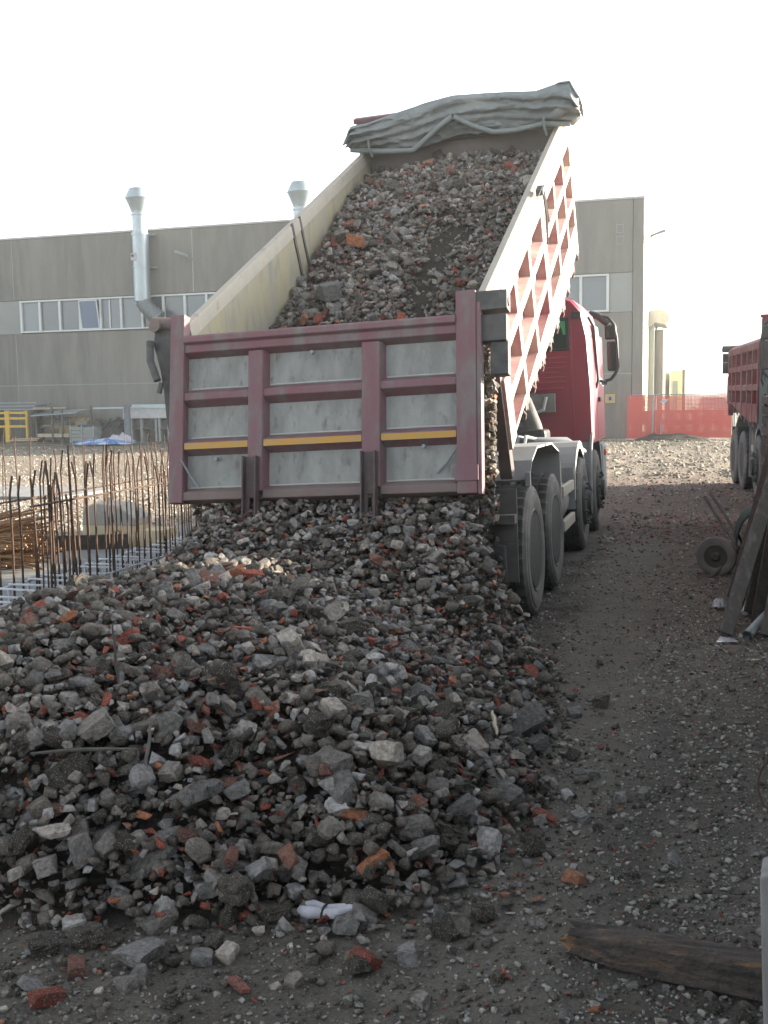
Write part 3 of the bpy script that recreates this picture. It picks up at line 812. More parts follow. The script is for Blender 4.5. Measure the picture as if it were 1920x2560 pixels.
    # front: windscreen, grille, bumper, headlamps
    m = MB(); m.add([(-1.08, y1 + .003, 1.95), (1.08, y1 + .003, 1.95), (1.02, y1 - .10, 2.72), (-1.02, y1 - .10, 2.72), (-1.08, y1 + .02, 1.95), (1.08, y1 + .02, 1.95), (1.02, y1 - .04, 2.74), (-1.02, y1 - .04, 2.74)], [(0, 1, 2, 3), (4, 5, 6, 7), (0, 1, 5, 4), (2, 3, 7, 6), (1, 2, 6, 5), (3, 0, 4, 7)])
    m.build('windscreen', M_['glass_dark'], cab)
    m = MB()
    for k in range(5): m.box(-.85, .85, y1 - .02, y1 + .03, 1.28 + k * .12, 1.35 + k * .12)
    m.build('grille', M_['black_plastic'], cab, bevel=.01)
    m = MB(); m.box(-1.24, 1.24, y1 - .35, y1 + .12, .42, 1.12); m.build('bumper', M_['fender_grey'], cab, bevel=.05)
    for sx in (1, -1):
        m = MB(); m.box(sx * .95 - .2, sx * .95 + .2, y1 + .11, y1 + .14, .75, .95); m.build('headlight', M_['light_grey'], cab, bevel=.02)
    # ---------------- tipping body
    low = [(0.0, -1.14), (.9, -1.17), (2.2, -1.31), (3.6, -1.44), (T, -1.42)]
    def lown(t):
        for (ta, na), (tb, nb_) in zip(low[:-1], low[1:]):
            if t <= tb: return na + (nb_ - na) * (t - ta) / (tb - ta)
        return low[-1][1]
    m = MB(bed)
    m.box(-1.10, 1.10, .05, T, -1.22, -1.16)           # floor (hidden under the load)
    for x in (-.5, .5): m.box(x - .08, x + .08, .1, T - .1, -1.36, -1.22)
    for k in range(8): m.box(-1.05, 1.05, .3 + k * (T - .6) / 7, .4 + k * (T - .6) / 7, -1.30, -1.22)
    body = m.build('tipping_body', M_['dark_steel'], root, bevel=.006)
    for sd in (1, -1):
        xi, xp, xo = 1.10 * sd, (B - D) * sd, B * sd
        ex = lambda a, c: (min(a, c), max(a, c))
        # panel sheet outside, lining inside
        m = MB(bed)
        pl = [(0.06, -.12)] + [(T, -.12)] + [(t, n_) for t, n_ in low[::-1]][0:1] + [(t, n_) for t, n_ in low[::-1]][1:-1] + [(.06, -1.14)]
        m.prism(pl, *ex(xi + .006 * sd, xp), 'yz'); m.build('side_panel', M_['red_panel_shaded'] if hero else red_side, body)
        m = MB(bed); m.prism(pl, *ex(xi, xi + .005 * sd), 'yz'); m.build('inner_lining', M_['bed_inner'], body)
        # rail along the top
        m = MB(bed); m.prism([(xi - .008 * sd, -.12), (xi - .008 * sd, .0), (xi + .05 * sd, .006), (xo - .01 * sd, -.06), (xo, -.075), (xo, -.185), (xo - .02 * sd, -.185 - .012), (xp, -.19), (xp, -.12)], -.02, T + .12, 'xz')
        rail = m.build('top_rail', M_['rail_pale'] if hero else red_side, body, bevel=.006)
        # horizontal bands
        tops = [(-.42, -.53), (-.78, -.89)]
        for na, nb_ in tops:
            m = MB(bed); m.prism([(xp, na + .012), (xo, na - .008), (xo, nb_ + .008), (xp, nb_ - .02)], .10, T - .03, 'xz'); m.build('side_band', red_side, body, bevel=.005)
        m = MB(bed); segs = np.linspace(.06, T, 12)
        for t0, t1 in zip(segs[:-1], segs[1:]):
            q0, q1 = lown(t0), lown(t1)
            m.prism([(t0, q0), (t1, q1), (t1, max(-1.15, q1 + .05)), (t0, max(-1.15, q0 + .05))] if False else [(t0, q0), (t1, q1), (t1, -1.115), (t0, -1.115)], *ex(xp, xo - .004 * sd), 'yz')
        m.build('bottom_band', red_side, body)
        # upright ribs
        ribs = [(.10, .02 + .10), (.85, .97), (1.71, 1.83), (2.69, 2.93), (3.78, 3.90), (4.69, 4.81), (5.52, 5.66)]
        kx = T / 5.6
        for ta, tb in ribs:
            ta, tb = ta * kx, tb * kx
            q = lown(ta)
            m = MB(bed)
            if tb - ta < .05: tb = ta + .1
            m.prism([(xp, ta - .02), (xo + .004 * sd, ta + .0), (xo + .004 * sd, tb), (xp, tb + .02)], q - .02, -.188, 'xy') if False else None
            # rib section in (x, t), running along n
            vs = []
            for n_ in (q - .02, -.188):
                for x_, t_ in ((xp, ta - .005), (xo + .004 * sd, ta), (xo + .004 * sd, tb), (xp, tb + .005)):
                    vs.append((x_, t_, n_))
            m.add(vs, [(0, 1, 2, 3), (4, 5, 6, 7), (0, 1, 5, 4), (1, 2, 6, 5), (2, 3, 7, 6), (3, 0, 4, 7)])
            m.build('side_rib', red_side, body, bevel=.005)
        # rope hooks and loose rubber fingers under the side
        m = MB(bed)
        for k in range(9):
            t_ = .6 + k * .6
            if t_ > T - .1: break
            q = lown(t_)
            m.tube([(xo - .03 * sd, t_, q + .04), (xo + .015 * sd, t_ + .02, q - .03), (xo + .0 * sd, t_ + .05, q - .08)], .012, 6)
            for j in range(3):
                m.add([(xo - .02 * sd, t_ + .25 + .07 * j, q + .01), (xo - .02 * sd, t_ + .30 + .07 * j, q + .01), (xo - .01 * sd, t_ + .29 + .07 * j, q - .11 - .05 * ((j + k) % 2)), (xo - .02 * sd, t_ + .27 + .07 * j, q - .12)], [(0, 1, 2, 3)])
        o_ = m.build('hanging_hook', M_['red_brown'], body); o_['kind'] = 'stuff'
        if hero and sd > 0:
            m = MB(bed); m.box(*ex(xo - .03 * sd, xo + .035 * sd), 2.74, 2.90, -.02, .035); m.tube([(xo + .03 * sd, 2.8, .0), (xo + .04 * sd, 2.82, -.25), (xo + .02 * sd, 2.84, -.5)], .012, 6); m.tube([(xo + .03 * sd, 2.86, .0), (xo + .05 * sd, 2.87, -.3)], .01, 6)
            m.build('rope_cleat', M_['dark_steel'], body)
            m = MB(bed); m.tube([(xo + .02 * sd, .1, .02), (xo + .03 * sd, 2.7, .05), (xo + .02 * sd, T, .06)], .003, 5); m.build('tarp_rope', M_['dark_steel'], body)
        if hero:
            if sd < 0:
                m = MB(bed); m.box(xi + .0, xi + .012, 2.55, 2.60, -.7, .012); m.box(xi, xi + .012, 2.80, 2.84, -.7, .012); m.build('joint_strip', M_['dark_steel'], body)
        # rear post
        m = MB(bed); m.box(*ex(xi + .03 * sd, xo - .02 * sd), -.07, .055, -1.40, -.03); m.build('rear_post', M_['maroon_dark'] if hero else red_side, body, bevel=.008)
        m = MB(bed); m.box(*ex(xo - .045 * sd, xo + .006 * sd), -.05, .10, -1.16, -.60); m.build('post_plate', red_side, body, bevel=.006)
    m = MB(bed); m.box(-1.10, 1.10, T - .0, T + .07, -1.3, .0); m.box(-1.2, 1.2, T + .01, T + .08, .0, .31)
    hb = m.build('headboard', red_side if False else M_['bed_head'], body, bevel=.01)
    m = MB(bed); m.box(-1.22, 1.22, T + .0, T + .10, .315, .37); m.box(-1.2, 1.2, T + .085, T + .14, -1.3, .31); m.build('headboard_rail', red, body, bevel=.01)
    # ---------------- tailgate
    GY, GZ = BY - .118, BZ + .268
    st, ct = math.sin(gate_tau), math.cos(gate_tau)
    def gt(x, s, e):
        return (x, GY - s * st - e * ct, GZ - s * ct + e * st)
    GW = 1.165
    m = MB(gt); m.box(-GW + .02, GW - .02, .38, 1.60, -.11, -.085); gate = m.build('tailgate', M_['bed_inner'], root)
    posts = [(-GW, -GW + .115, .215, 1.62), (-.535, -.425, .525, 1.55), (.325, .455, .525, 1.55), (GW - .165, GW - .025, .215, 1.615)]
    ins = [(-GW + .115, -.535), (-.425, .325), (.455, GW - .165)]
    rows_ = [(.515, .78), (.88, 1.145), (1.24, 1.515)]
    for (xa, xb) in ins:
        for (s0, s1) in rows_:
            m = MB(gt); m.add([(xa - .005, s0 - .005, -.082), (xb + .005, s0 - .005, -.082), (xb + .005, s1 + .005, -.082), (xa - .005, s1 + .005, -.082), (xa - .005, s0 - .005, -.075), (xb + .005, s0 - .005, -.075), (xb + .005, s1 + .005, -.075), (xa - .005, s1 + .005, -.075)], [(0, 1, 2, 3), (4, 5, 6, 7), (0, 1, 5, 4), (1, 2, 6, 5), (2, 3, 7, 6), (3, 0, 4, 7)])
            m.build('gate_panel', M_['gate_panel'], gate)
        # cross bars with sloping flanks
        for (s0, s1, ex_) in ((.38, .515, 0), (.78, .88, 1), (1.145, 1.24, 1), (1.515, 1.62, 2)):
            if ex_ == 0 and xa > -1.0: continue
            xc = ins[-1][1] if ex_ == 0 else xb
            m = MB(gt)
            f0 = .0 if ex_ == 0 else .03
            pr = [(s0 - (0 if ex_ == 0 else .012), -.09), (s0 + f0, .0), (s1 - .02, .0), (s1 + .035 if ex_ < 2 else s1, -.09)]
            if ex_ == 0: pr = [(s0, -.09), (s0, .015), (s0 + .015, .03), (s0 + .055, .03), (s0 + .07, .0), (s1 - .01, .0), (s1 + .03, -.09)]
            vs = []; k = len(pr)
            for x_ in (xa, xc):
                for s_, e_ in pr: vs.append((x_, s_, e_))
            fs = [tuple(range(k)), tuple(range(k, 2 * k))] + [(i, (i + 1) % k, k + (i + 1) % k, k + i) for i in range(k)]
            m.add(vs, fs); m.build('cross_bar', M_['red_brown'] if (ex_ == 2 and hero) else red, gate, bevel=.006)
            if ex_ == 1 and s0 > 1:
                m = MB(gt); m.box(xa + .01, xb - .005, 1.180, 1.226, .0015, .005); m.build('reflective_strip', M_['yellow_tape'], gate)
    for (xa, xb, s0, s1) in posts:
        m = MB(gt)
        vs = []
        fl = .028
        for s_ in (s0, s1):
            for x_, e_ in ((xa - (fl if -.6 < xa < .5 else 0), -.09), (xa, .012), (xb, .012), (xb + (fl if -.6 < xa < .5 else 0), -.09)):
                vs.append((x_, s_, e_))
        m.add(vs, [(0, 1, 2, 3), (4, 5, 6, 7), (0, 1, 5, 4), (1, 2, 6, 5), (2, 3, 7, 6), (3, 0, 4, 7)])
        m.build('gate_post', red, gate, bevel=.008)
    m = MB(gt); m.box(GW - .18, GW - .015, 1.42, 1.53, -.09, .02); m.box(GW - .024, GW + .008, .30, 1.62, -.09, .004); m.build('gate_edge', red, gate, bevel=.006)
    for xa in (-.50, .385):
        m = MB(gt)
        m.box(xa - .055, xa - .043, 1.30, 1.76, .0, .075); m.box(xa + .043, xa + .055, 1.30, 1.76, .0, .075); m.box(xa - .043, xa + .043, 1.30, 1.60, .014, .03); m.box(xa - .043, xa - .01, 1.60, 1.76, .014, .03); m.box(xa + .02, xa + .043, 1.60, 1.76, .014, .03); m.box(xa - .055, xa + .055, 1.745, 1.76, .03, .075)
        m.build('gate_foot', M_['maroon_dark'], gate, bevel=.004)
    for xb_, sb_ in ((-.80, 1.30), (.76, 1.275), (-.06, .56), (-.80, .83), (.80, .82)):
        m = MB(gt); m.lathe([(0, -.02), (.014, -.02), (.014, .012), (0, .014)], 8, Matrix.Translation((xb_, sb_, -.03))); m.build('bolt', M_['grey_metal'], gate)
    for xa, xb in ins:      # weld beads where the panels meet the bars
        for s0, s1 in rows_:
            m = MB(gt); m.tube([(xa + .03, s1 - .012, -.074), ((xa + xb) / 2, s1 - .014, -.073), (xb - .03, s1 - .012, -.074)], .006, 5); m.build('weld_bead', M_['light_grey'], gate)
    # hinge arms, latch, chains
    m = MB(gt); m.box(GW - .03, GW + .19, .225, .36, -.14, -.0); m.box(GW - .0, GW + .18, .385, .57, -.15, -.03); m.box(GW + .06, GW + .185, .572, .80, -.16, -.06); m.tube([(GW - .1, .30, -.05), (GW + .2, .30, -.05)], .035, 10); m.build('gate_hinge', M_['dark_steel'], gate, bevel=.008)
    m = MB(gt); m.tube([(-GW + .02, .27, -.06), (-GW - .18, .25, -.06)], .05, 12); m.lathe([(0, -.02), (.035, -.02), (.045, .0), (.045, .02), (0, .025)], 12, Matrix.Translation((-GW - .13, .29, .0)))
    m.build('gate_hinge', M_['red_brown'] if hero else red, gate, smooth=40)
    m = MB(gt); m.prism([(-GW - .005, .28), (-GW - .15, .25), (-GW - .16, .42), (-GW - .10, .62), (-GW - .07, .78), (-GW - .045, 1.0), (-GW - .015, 1.12), (-GW - .005, 1.0)], -.10, -.04, 'xy')
    m.tube([(-GW - .17, .40, 0), (-GW - .16, .55, .01), (-GW - .10, .70, .01)], .03, 8); m.tube([(-GW - .06, .72, .02), (-GW - .08, .80, .02)], .02, 6)
    m.build('gate_latch', M_['dark_steel'], gate)
    m = MB(gt); m.tube([(-GW + .10, 1.30, .01), (-GW + .16, 1.42, -.03), (-GW + .24, 1.52, -.02)], .008, 6); m.tube([(GW - .17, 1.31, .01), (GW - .24, 1.38, -.05), (GW - .32, 1.46, -.06)], .008, 6)
    o_ = m.build('chain', M_['grey_metal'], gate); o_['kind'] = 'stuff'
    # ---------------- rolled tarp over the headboard
    if tarp:
        NU, NV = 200, 70
        us = np.linspace(-1.25, 1.42, NU); vs_ = np.linspace(0, 1, NV)
        topu = lambda u: np.interp(u, [-1.25, -1.18, -.95, -.69, -.3, .02, .55, .95, 1.2, 1.34, 1.42], [.22, .35, .36, .40, .47, .51, .48, .44, .50, .50, .34])
        botu = lambda u: np.interp(u, [-1.25, -1.1, -.87, -.48, -.2, .07, .5, 1.0, 1.33, 1.42], [.10, .04, .02, -.02, .04, .08, .06, .03, .02, .10])
        U, V = np.meshgrid(us, vs_, indexing='ij')
        tp, bt = topu(U), botu(U)
        endw = np.clip((np.abs((U - .08) / 1.33)) ** 4, 0, 1)
        # V: 0 behind the headboard, .35 top, 1 bottom rear
        ang = V * math.pi * 1.05
        n_ = np.where(V < .35, tp - (1 - V / .35) ** 2 * .30, tp + (bt - tp) * ((V - .35) / .65))
        bulge = np.sin(np.clip((V - .1) / .9, 0, 1) * math.pi) ** .8
        t_ = T + .16 - .30 * np.clip(V / .4, 0, 1) - .07 * bulge - .16 * endw * bulge
        # folds fan out from the ends over the middle
        cen = (U - .08) / 1.33
        wv = V + .22 * (1 - cen ** 2) * (V - .45) - .10 * cen ** 2
        fold = np.sin(wv * 2 * math.pi * 5.2 + 1.3 * np.sin(U * 2.1)) * (.45 + .8 * endw) + .6 * np.sin(wv * 2 * math.pi * 8.5 + U * 2.0) * endw
        fold = np.sign(fold) * np.abs(fold) ** .7
        crease = fbm(U * 2.2 + 5, V * 7, 31, 4)
        amp = .018 + .035 * endw
        ridge = 1 - np.abs(fbm(U * 3.1 + 2 * V, V * 6 - U * 1.5, 37, 4)) * 2.2
        t_ = t_ - amp * fold * bulge - .018 * crease - .020 * np.clip(ridge, 0, 1) ** 3 - .007 * np.clip(1 - np.abs(fbm(U * 5.5 - V * 4, V * 9 + U * 3, 47, 3)) * 3, 0, 1) ** 2
        n_ = n_ + .012 * fold * (1 - bulge) + .012 * fbm(U * 3, V * 5, 41, 3)
        P = np.array([bed(a, b_, c_) for a, b_, c_ in zip(U.ravel(), t_.ravel(), n_.ravel())]).reshape(NU, NV, 3)
        tb = grid_mesh('tarp_roll', P[:, :, 0], P[:, :, 1], P[:, :, 2], M_['tarp'], root)
        sd_ = tb.modifiers.new('cloth', 'SOLIDIFY'); sd_.thickness = .012
        m = MB(bed)
        m.tube([(-1.24, T - .22, .08), (-.9, T - .24, .025), (-.50, T - .24, -.01), (-.40, T - .25, .05), (-.15, T - .25, .22), (.0, T - .24, .30)], .032, 8)
        m.tube([(.02, T - .24, .30), (.22, T - .25, .18), (.45, T - .25, .08), (.7, T - .24, .07), (1.0, T - .23, .10), (1.3, T - .22, .06)], .030, 8)
        m.build('tarp_hem', M_['tarp_hem'], tb, smooth=60)
        m = MB(bed)
        for u_ in (-1.0, 1.02):
            q_ = MB(bed); q_.tube([(u_, T - .28, .18), (u_, T - .29, .08), (u_ + .01, T - .25, -.02)], .016, 6); q_.build('tarp_strap', M_['tarp_hem'], tb, smooth=60)
        for u_, n0 in ((-1.16, .18), (-1.10, .28), (1.2, .22), (1.27, .30)):
            m.tube([(u_ - .08, T - .20, n0 - .05), (u_, T - .27, n0), (u_ + .16, T - .24, n0 + .0)], [.05, .06, .01], 8)
        o_ = m.build('tarp_fold', M_['tarp'], tb, smooth=60); o_['kind'] = 'stuff'
    return body, gate, bed

RHO = .0413
lorry = empty('dump_truck', (1.25 - 1.25 * math.cos(RHO), 0, -1.25 * math.sin(RHO)), (0, -RHO, 0))
tag(lorry, 'red four axle dump truck tipping its load through the swung tailgate', 'dump truck')
AX = [(1.47, True), (2.82, True), (5.42, False), (7.2, False)]
body, gate, BEDF = build_lorry(lorry, TH, .1115, 2.5054, 5.6, AX, 6.75, M_['red_cab'], M_['red_dusty'], M_['red_side'], .1869, True, True)

second = empty('dump_truck', (4.30, 16.6, 0), (0, 0, math.pi + .082))
tag(second, 'dusty dark red dump truck with teal cab parked at the right edge', 'dump truck')
build_lorry(second, 0.0, .05, 2.72, 4.55, [(1.35, True), (2.7, True), (4.75, False), (6.2, False)], 5.0, M_['teal_cab'], M_['red_dark'], M_['red_dark'], .02, False, False, hero=False)
# ------------------------------------------------------------------ stones
def hull_proto(seed, n, blocky, noise_amp, sub, flat=1.0):
    r_ = np.random.default_rng(seed)
    if blocky:
        P = r_.uniform(-1, 1, (n, 3)); 
        k = r_.integers(0, 3, n); sg = np.sign(P[np.arange(n), k]); P[np.arange(n), k] = sg * r_.uniform(.8, 1, n)
        P *= .62
        if flat > .9 and n > 12:
            P = []
            for sx in (-1, 1):
                for sy in (-1, 1):
                    for sz in (-1, 1):
                        b_ = np.array([sx, sy, sz]) * (.60 + r_.uniform(-.17, .10, 3))
                        for a_ in range(3):
                            q_ = b_.copy(); q_[a_] -= np.sign(q_[a_]) * r_.uniform(.06, .34); P.append(q_)
            P = np.array(P)
    else:
        P = r_.normal(size=(n, 3)); P /= np.linalg.norm(P, axis=1)[:, None]; P *= r_.uniform(.72, .92, (n, 1))
    bm = bmesh.new()
    for p_ in P: bm.verts.new(p_ * np.array([1, 1, flat]))
    res = bmesh.ops.convex_hull(bm, input=bm.verts)
    dead = [e for e in res['geom_interior'] + res['geom_unused'] if isinstance(e, bmesh.types.BMVert)]
    if dead: bmesh.ops.delete(bm, geom=list(set(dead)), context='VERTS')
    for _ in range(sub):
        bmesh.ops.subdivide_edges(bm, edges=bm.edges[:], cuts=1, use_grid_fill=True, smooth=.12 if not blocky else .0)
    bmesh.ops.triangulate(bm, faces=bm.faces[:])
    bm.verts.ensure_lookup_table()
    V = np.array([v.co[:] for v in bm.verts]); Fc = np.array([[v.index for v in f.verts] for f in bm.faces])
    bm.verts.index_update()
    bm.free()
    if noise_amp:
        d = fbm(V[:, 0] * 2.2 + seed, V[:, 1] * 2.2 + V[:, 2] * 1.7, seed, 3)
        d2 = fbm(V[:, 2] * 5 + seed, V[:, 1] * 5 + V[:, 0] * 4, seed + 9, 2)
        d3 = vnoise(V[:, 0] * 11 + seed, V[:, 1] * 11 + V[:, 2] * 9, seed + 3)
        V = V * (1 + noise_amp * d + noise_amp * .7 * d2 + noise_amp * .35 * d3)[:, None]
    return V, Fc
# kinds: 0 concrete, 1 cobble, 2 brick, 3 clod, 4 tile shard
LOW = {0: [hull_proto(100 + i, 11 + 2 * (i % 3 == 0), i % 2 == 0, 0, 0) for i in range(9)],
       1: [hull_proto(200 + i, 15, False, 0, 0, .8) for i in range(6)],
       2: [hull_proto(300 + i, 12, True, 0, 0) for i in range(6)],
       3: [hull_proto(400 + i, 12, False, 0, 0) for i in range(5)],
       4: [hull_proto(500 + i, 9, True, 0, 0, .3) for i in range(4)]}
HIGH = {0: [hull_proto(600 + i, 14, i % 4 != 0, .11, 2) for i in range(14)],
        1: [hull_proto(700 + i, 18, False, .09, 2, .72) for i in range(8)],
        2: [hull_proto(800 + i, 13, True, .06, 2) for i in range(6)],
        3: [hull_proto(900 + i, 16, i % 2 == 0, .30, 2) for i in range(5)],
        4: [hull_proto(950 + i, 9, True, .02, 1, .3) for i in range(4)]}
def tint(kind, r_):
    v = r_.uniform()
    if kind == 0:
        g = .14 + .42 * r_.beta(1.2, 2.6); w = g * r_.uniform(.02, .17)
        return (g + w, g, g - w * 1.0)
    if kind == 1:
        g = r_.uniform(.07, .17); return (g * 1.15, g, g * .82)
    if kind == 2:
        if v < .45: a = r_.uniform(.75, 1.25); return (.27 * a, .065 * a, .040 * a)
        if v < .8: a = r_.uniform(.7, 1.2); return (.19 * a, .085 * a, .062 * a)
        a = r_.uniform(.8, 1.2); return (.40 * a, .15 * a, .07 * a)
    if kind == 3:
        g = r_.uniform(.04, .08); return (g * 1.16, g, g * .80)
    g = r_.uniform(.35, .6) if v < .5 else .0
    if g: return (g, g * .98, g * .93)
    return (.26, .12, .08)
def rand_rot(r_, tilt):
    a = r_.uniform(0, 2 * math.pi)
    return Matrix.Rotation(r_.normal(0, tilt), 3, 'X') @ Matrix.Rotation(r_.normal(0, tilt), 3, 'Y') @ Matrix.Rotation(a, 3, 'Z')
ASPECT = {0: (1, .78, .6), 1: (1, .8, .62), 2: (1, .62, .42), 3: (1, .85, .7), 4: (1, .7, .9)}
class Stones:
    """position, size, turn, kind and colour of many stones"""
    def __init__(s): s.p = []; s.s = []; s.r = []; s.k = []; s.c = []
    def add(s, p, size, kind, r_, tilt=.5, asp=None, rot=None):
        a = asp or [q * r_.uniform(.82, 1.2) for q in ASPECT[kind]]
        s.p.append(p); s.s.append([size * .5 * q * 1.15 for q in a]); s.r.append(np.array(rot or rand_rot(r_, tilt)))
        s.k.append(kind); s.c.append(tint(kind, r_))
    def arrays(s): return np.array(s.p), np.array(s.s), np.array(s.r), np.array(s.k), np.array(s.c)
def join_stones(name, P, S, Rm, K, C_, idx, parent, protos, r_, smooth_k=(1,)):
    Vs = []; Fs = []; Cs = []; Sm = []; off = 0
    pick = r_.integers(0, 1 << 20, len(P))
    for kind, pl in protos.items():
        for j, (V, Fc) in enumerate(pl):
            ii = [i for i in idx if K[i] == kind and pick[i] % len(pl) == j]
            if not ii: continue
            ii = np.array(ii)
            W = V[None] * S[ii][:, None, :]
            W = np.einsum('nij,nvj->nvi', Rm[ii], W) + P[ii][:, None, :]
            Vs.append(W.reshape(-1, 3))
            nv = len(V)
            Fs.append((Fc[None] + (np.arange(len(ii)) * nv)[:, None, None]).reshape(-1, 3) + off); off += nv * len(ii)
            Cs.append(np.repeat(C_[ii], nv, 0))
            Sm.append(np.full(len(ii) * len(Fc), kind in smooth_k))
    V = np.concatenate(Vs); Fc = np.concatenate(Fs); Cc = np.concatenate(Cs); Sm = np.concatenate(Sm)
    me = bpy.data.meshes.new(name)
    me.vertices.add(len(V)); me.vertices.foreach_set('co', V.ravel())
    me.loops.add(Fc.size); me.loops.foreach_set('vertex_index', Fc.ravel().astype(np.int32))
    me.polygons.add(len(Fc)); me.polygons.foreach_set('loop_start', np.arange(len(Fc)) * 3)
    me.polygons.foreach_set('use_smooth', Sm)
    me.update(calc_edges=True)
    at_ = me.attributes.new('tint', 'FLOAT_COLOR', 'POINT')
    at_.data.foreach_set('color', np.concatenate([Cc, np.ones((len(Cc), 1))], 1).ravel())
    me.materials.append(M_['rubble'])
    o = inst(name, me, parent); o['kind'] = 'stuff'
    return o
NAMEK = {0: 'concrete_chunk', 1: 'cobble', 2: 'brick', 3: 'earth_clod', 4: 'tile_shard'}
HI_MESH = {}
def hi_mesh(kind, j, col, ci):
    key = (kind, j, ci)
    if key not in HI_MESH:
        V, Fc = HIGH[kind][j]
        me = bpy.data.meshes.new(NAMEK[kind])
        me.from_pydata([tuple(v) for v in V], [], [tuple(f) for f in Fc])
        me.shade_smooth()
        me.set_sharp_from_angle(angle=R(60 if kind == 1 else 16))
        at_ = me.attributes.new('tint', 'FLOAT_COLOR', 'POINT')
        at_.data.foreach_set('color', np.tile([*col, 1], (len(V), 1)).ravel())
        me.materials.append(M_['rubble'])
        HI_MESH[key] = me
    return HI_MESH[key]
def single_stones(P, S, Rm, K, C_, idx, parent, r_, M=None):
    for i in idx:
        k = int(K[i]); j = int(r_.integers(0, len(HIGH[k]))); ci = int(r_.integers(0, 4))
        me = hi_mesh(k, j, C_[i], ci)
        o = bpy.data.objects.new(NAMEK[k], me)
        o.location = P[i]; o.rotation_euler = Matrix(Rm[i].tolist()).to_euler(); o.scale = S[i] * 1.12
        COL.objects.link(o); o.parent = parent
def load_base(x, t): return load_n(x, t) - .05
def drop(x0, x1, y0, y1, target, base, n, size_fn, r_, cell=.0125, kinds=(.46, .26, .12, .13, .03), over=.02, tilt=.45, mask=None, sink=.25):
    nx = int((x1 - x0) / cell); ny = int((y1 - y0) / cell)
    gx_, gy_ = np.meshgrid(x0 + (np.arange(nx) + .5) * cell, y0 + (np.arange(ny) + .5) * cell, indexing='ij')
    Tt = target(gx_, gy_); H = base(gx_, gy_)
    st = Stones()
    kk = np.arange(5)
    for _ in range(n):
        x = r_.uniform(x0, x1); y = r_.uniform(y0, y1)
        i = min(nx - 1, int((x - x0) / cell)); j = min(ny - 1, int((y - y0) / cell))
        if mask is not None and not mask(x, y): continue
        if H[i, j] > Tt[i, j] + over: continue
        s_ = size_fn(r_, x, y)
        if base is not load_base and y < -2.2: s_ *= 1.0 + .06 * min(1.5, -2.2 - y)
        k = int(r_.choice(kk, p=kinds))
        rad = max(1, int(.45 * s_ / cell))
        i0, i1, j0, j1 = max(0, i - rad), min(nx, i + rad + 1), max(0, j - rad), min(ny, j + rad + 1)
        Wd = H[i0:i1, j0:j1]
        hgt = s_ * .30
        zc = float(Wd.mean() * .55 + Wd.max() * .45) + hgt * (1 - 2 * sink)
        d2 = ((gx_[i0:i1, j0:j1] - x) ** 2 + (gy_[i0:i1, j0:j1] - y) ** 2) / (s_ * .37) ** 2
        cap = np.where(d2 < 1, zc + hgt * np.sqrt(np.clip(1 - d2, 0, 1)), -9)
        H[i0:i1, j0:j1] = np.maximum(Wd, cap)
        st.add((x, y, zc), s_, k, r_, tilt)
    return st

# ---- the pile
PL = np.array([(.14, -4.35), (.67, -4.24), (1.04, -4.05), (1.27, -3.98), (1.48, -3.96), (1.64, -3.74), (1.82, -3.18), (1.84, -2.6), (1.74, -1.8), (1.60, -.7), (1.42, .0), (1.12, .55), (.8, 1.2), (-1.2, 1.5), (-1.5, .9), (-1.68, .0), (-1.85, -.8), (-2.05, -1.5), (-2.3, -2.5), (-2.2, -3.6), (-1.5, -4.4), (-.6, -4.5)])
def poly_dist(x, y):
    x = np.asarray(x, float); y = np.asarray(y, float)
    d = np.full(x.shape, 1e9); ins_ = np.zeros(x.shape, bool)
    n = len(PL)
    for i in range(n):
        a = PL[i]; c = PL[(i + 1) % n]
        ex_, ey_ = c - a
        t = np.clip(((x - a[0]) * ex_ + (y - a[1]) * ey_) / (ex_ ** 2 + ey_ ** 2), 0, 1)
        d = np.minimum(d, np.hypot(x - a[0] - t * ex_, y - a[1] - t * ey_))
        cr = ((a[1] > y) != (c[1] > y)) & (x < (c[0] - a[0]) * (y - a[1]) / (c[1] - a[1] + 1e-12) + a[0])
        ins_ ^= cr
    return np.where(ins_, d, -d)
def pile_h(x, y):
    x = np.asarray(x, float); y = np.asarray(y, float)
    d = poly_dist(x, y) + .08 * fbm(np.asarray(x) * 2.2, np.asarray(y) * 2.2, 51, 3)
    cap_ = np.interp(y, [-4.6, -3.4, -2.2, -1.2, -.3, 1.5], [.84, .84, .84, .74, .80, 1.0])
    cap_ = cap_ * np.interp(x, [-2.0, -1.3, -.75, -.35, .1, .6, 1.0, 1.6], [.62, .76, .95, 1.08, 1.02, .86, .76, .66])
    h1 = np.where(d > 0, cap_ * np.tanh(.95 * np.maximum(d, 0) / cap_), d * .5)
    ddx = np.maximum(0, np.maximum(-.82 - x, x - .95)); ddy = np.maximum(0, -.15 - y)
    h2 = 1.10 - np.sqrt((1.7 * ddx) ** 2 + (.47 * ddy) ** 2) - 2.2 * np.maximum(0, x - .98) * np.clip((y + .4) / .3, 0, 1) - 1.3 * np.maximum(0, x - .7) * np.clip((y - .1) / .4, 0, 1)
    k_ = .08
    h = np.maximum(h1, np.minimum(h2, 1.12)); h = h + k_ * np.exp(-np.abs(h1 - h2) / k_) * .3
    return h + .03 * fbm(np.asarray(x) * 3, np.asarray(y) * 3, 61, 3) * (d > .1)
pile = empty('rubble_pile', (.2, -2.0, 0)); tag(pile, 'big heap of broken concrete, brick and stones tipped behind the red truck', 'rubble pile')
gx_ = np.arange(-2.7, 2.2, .05); gy_ = np.arange(-4.9, 1.6, .05)
GX, GY_ = np.meshgrid(gx_, gy_)
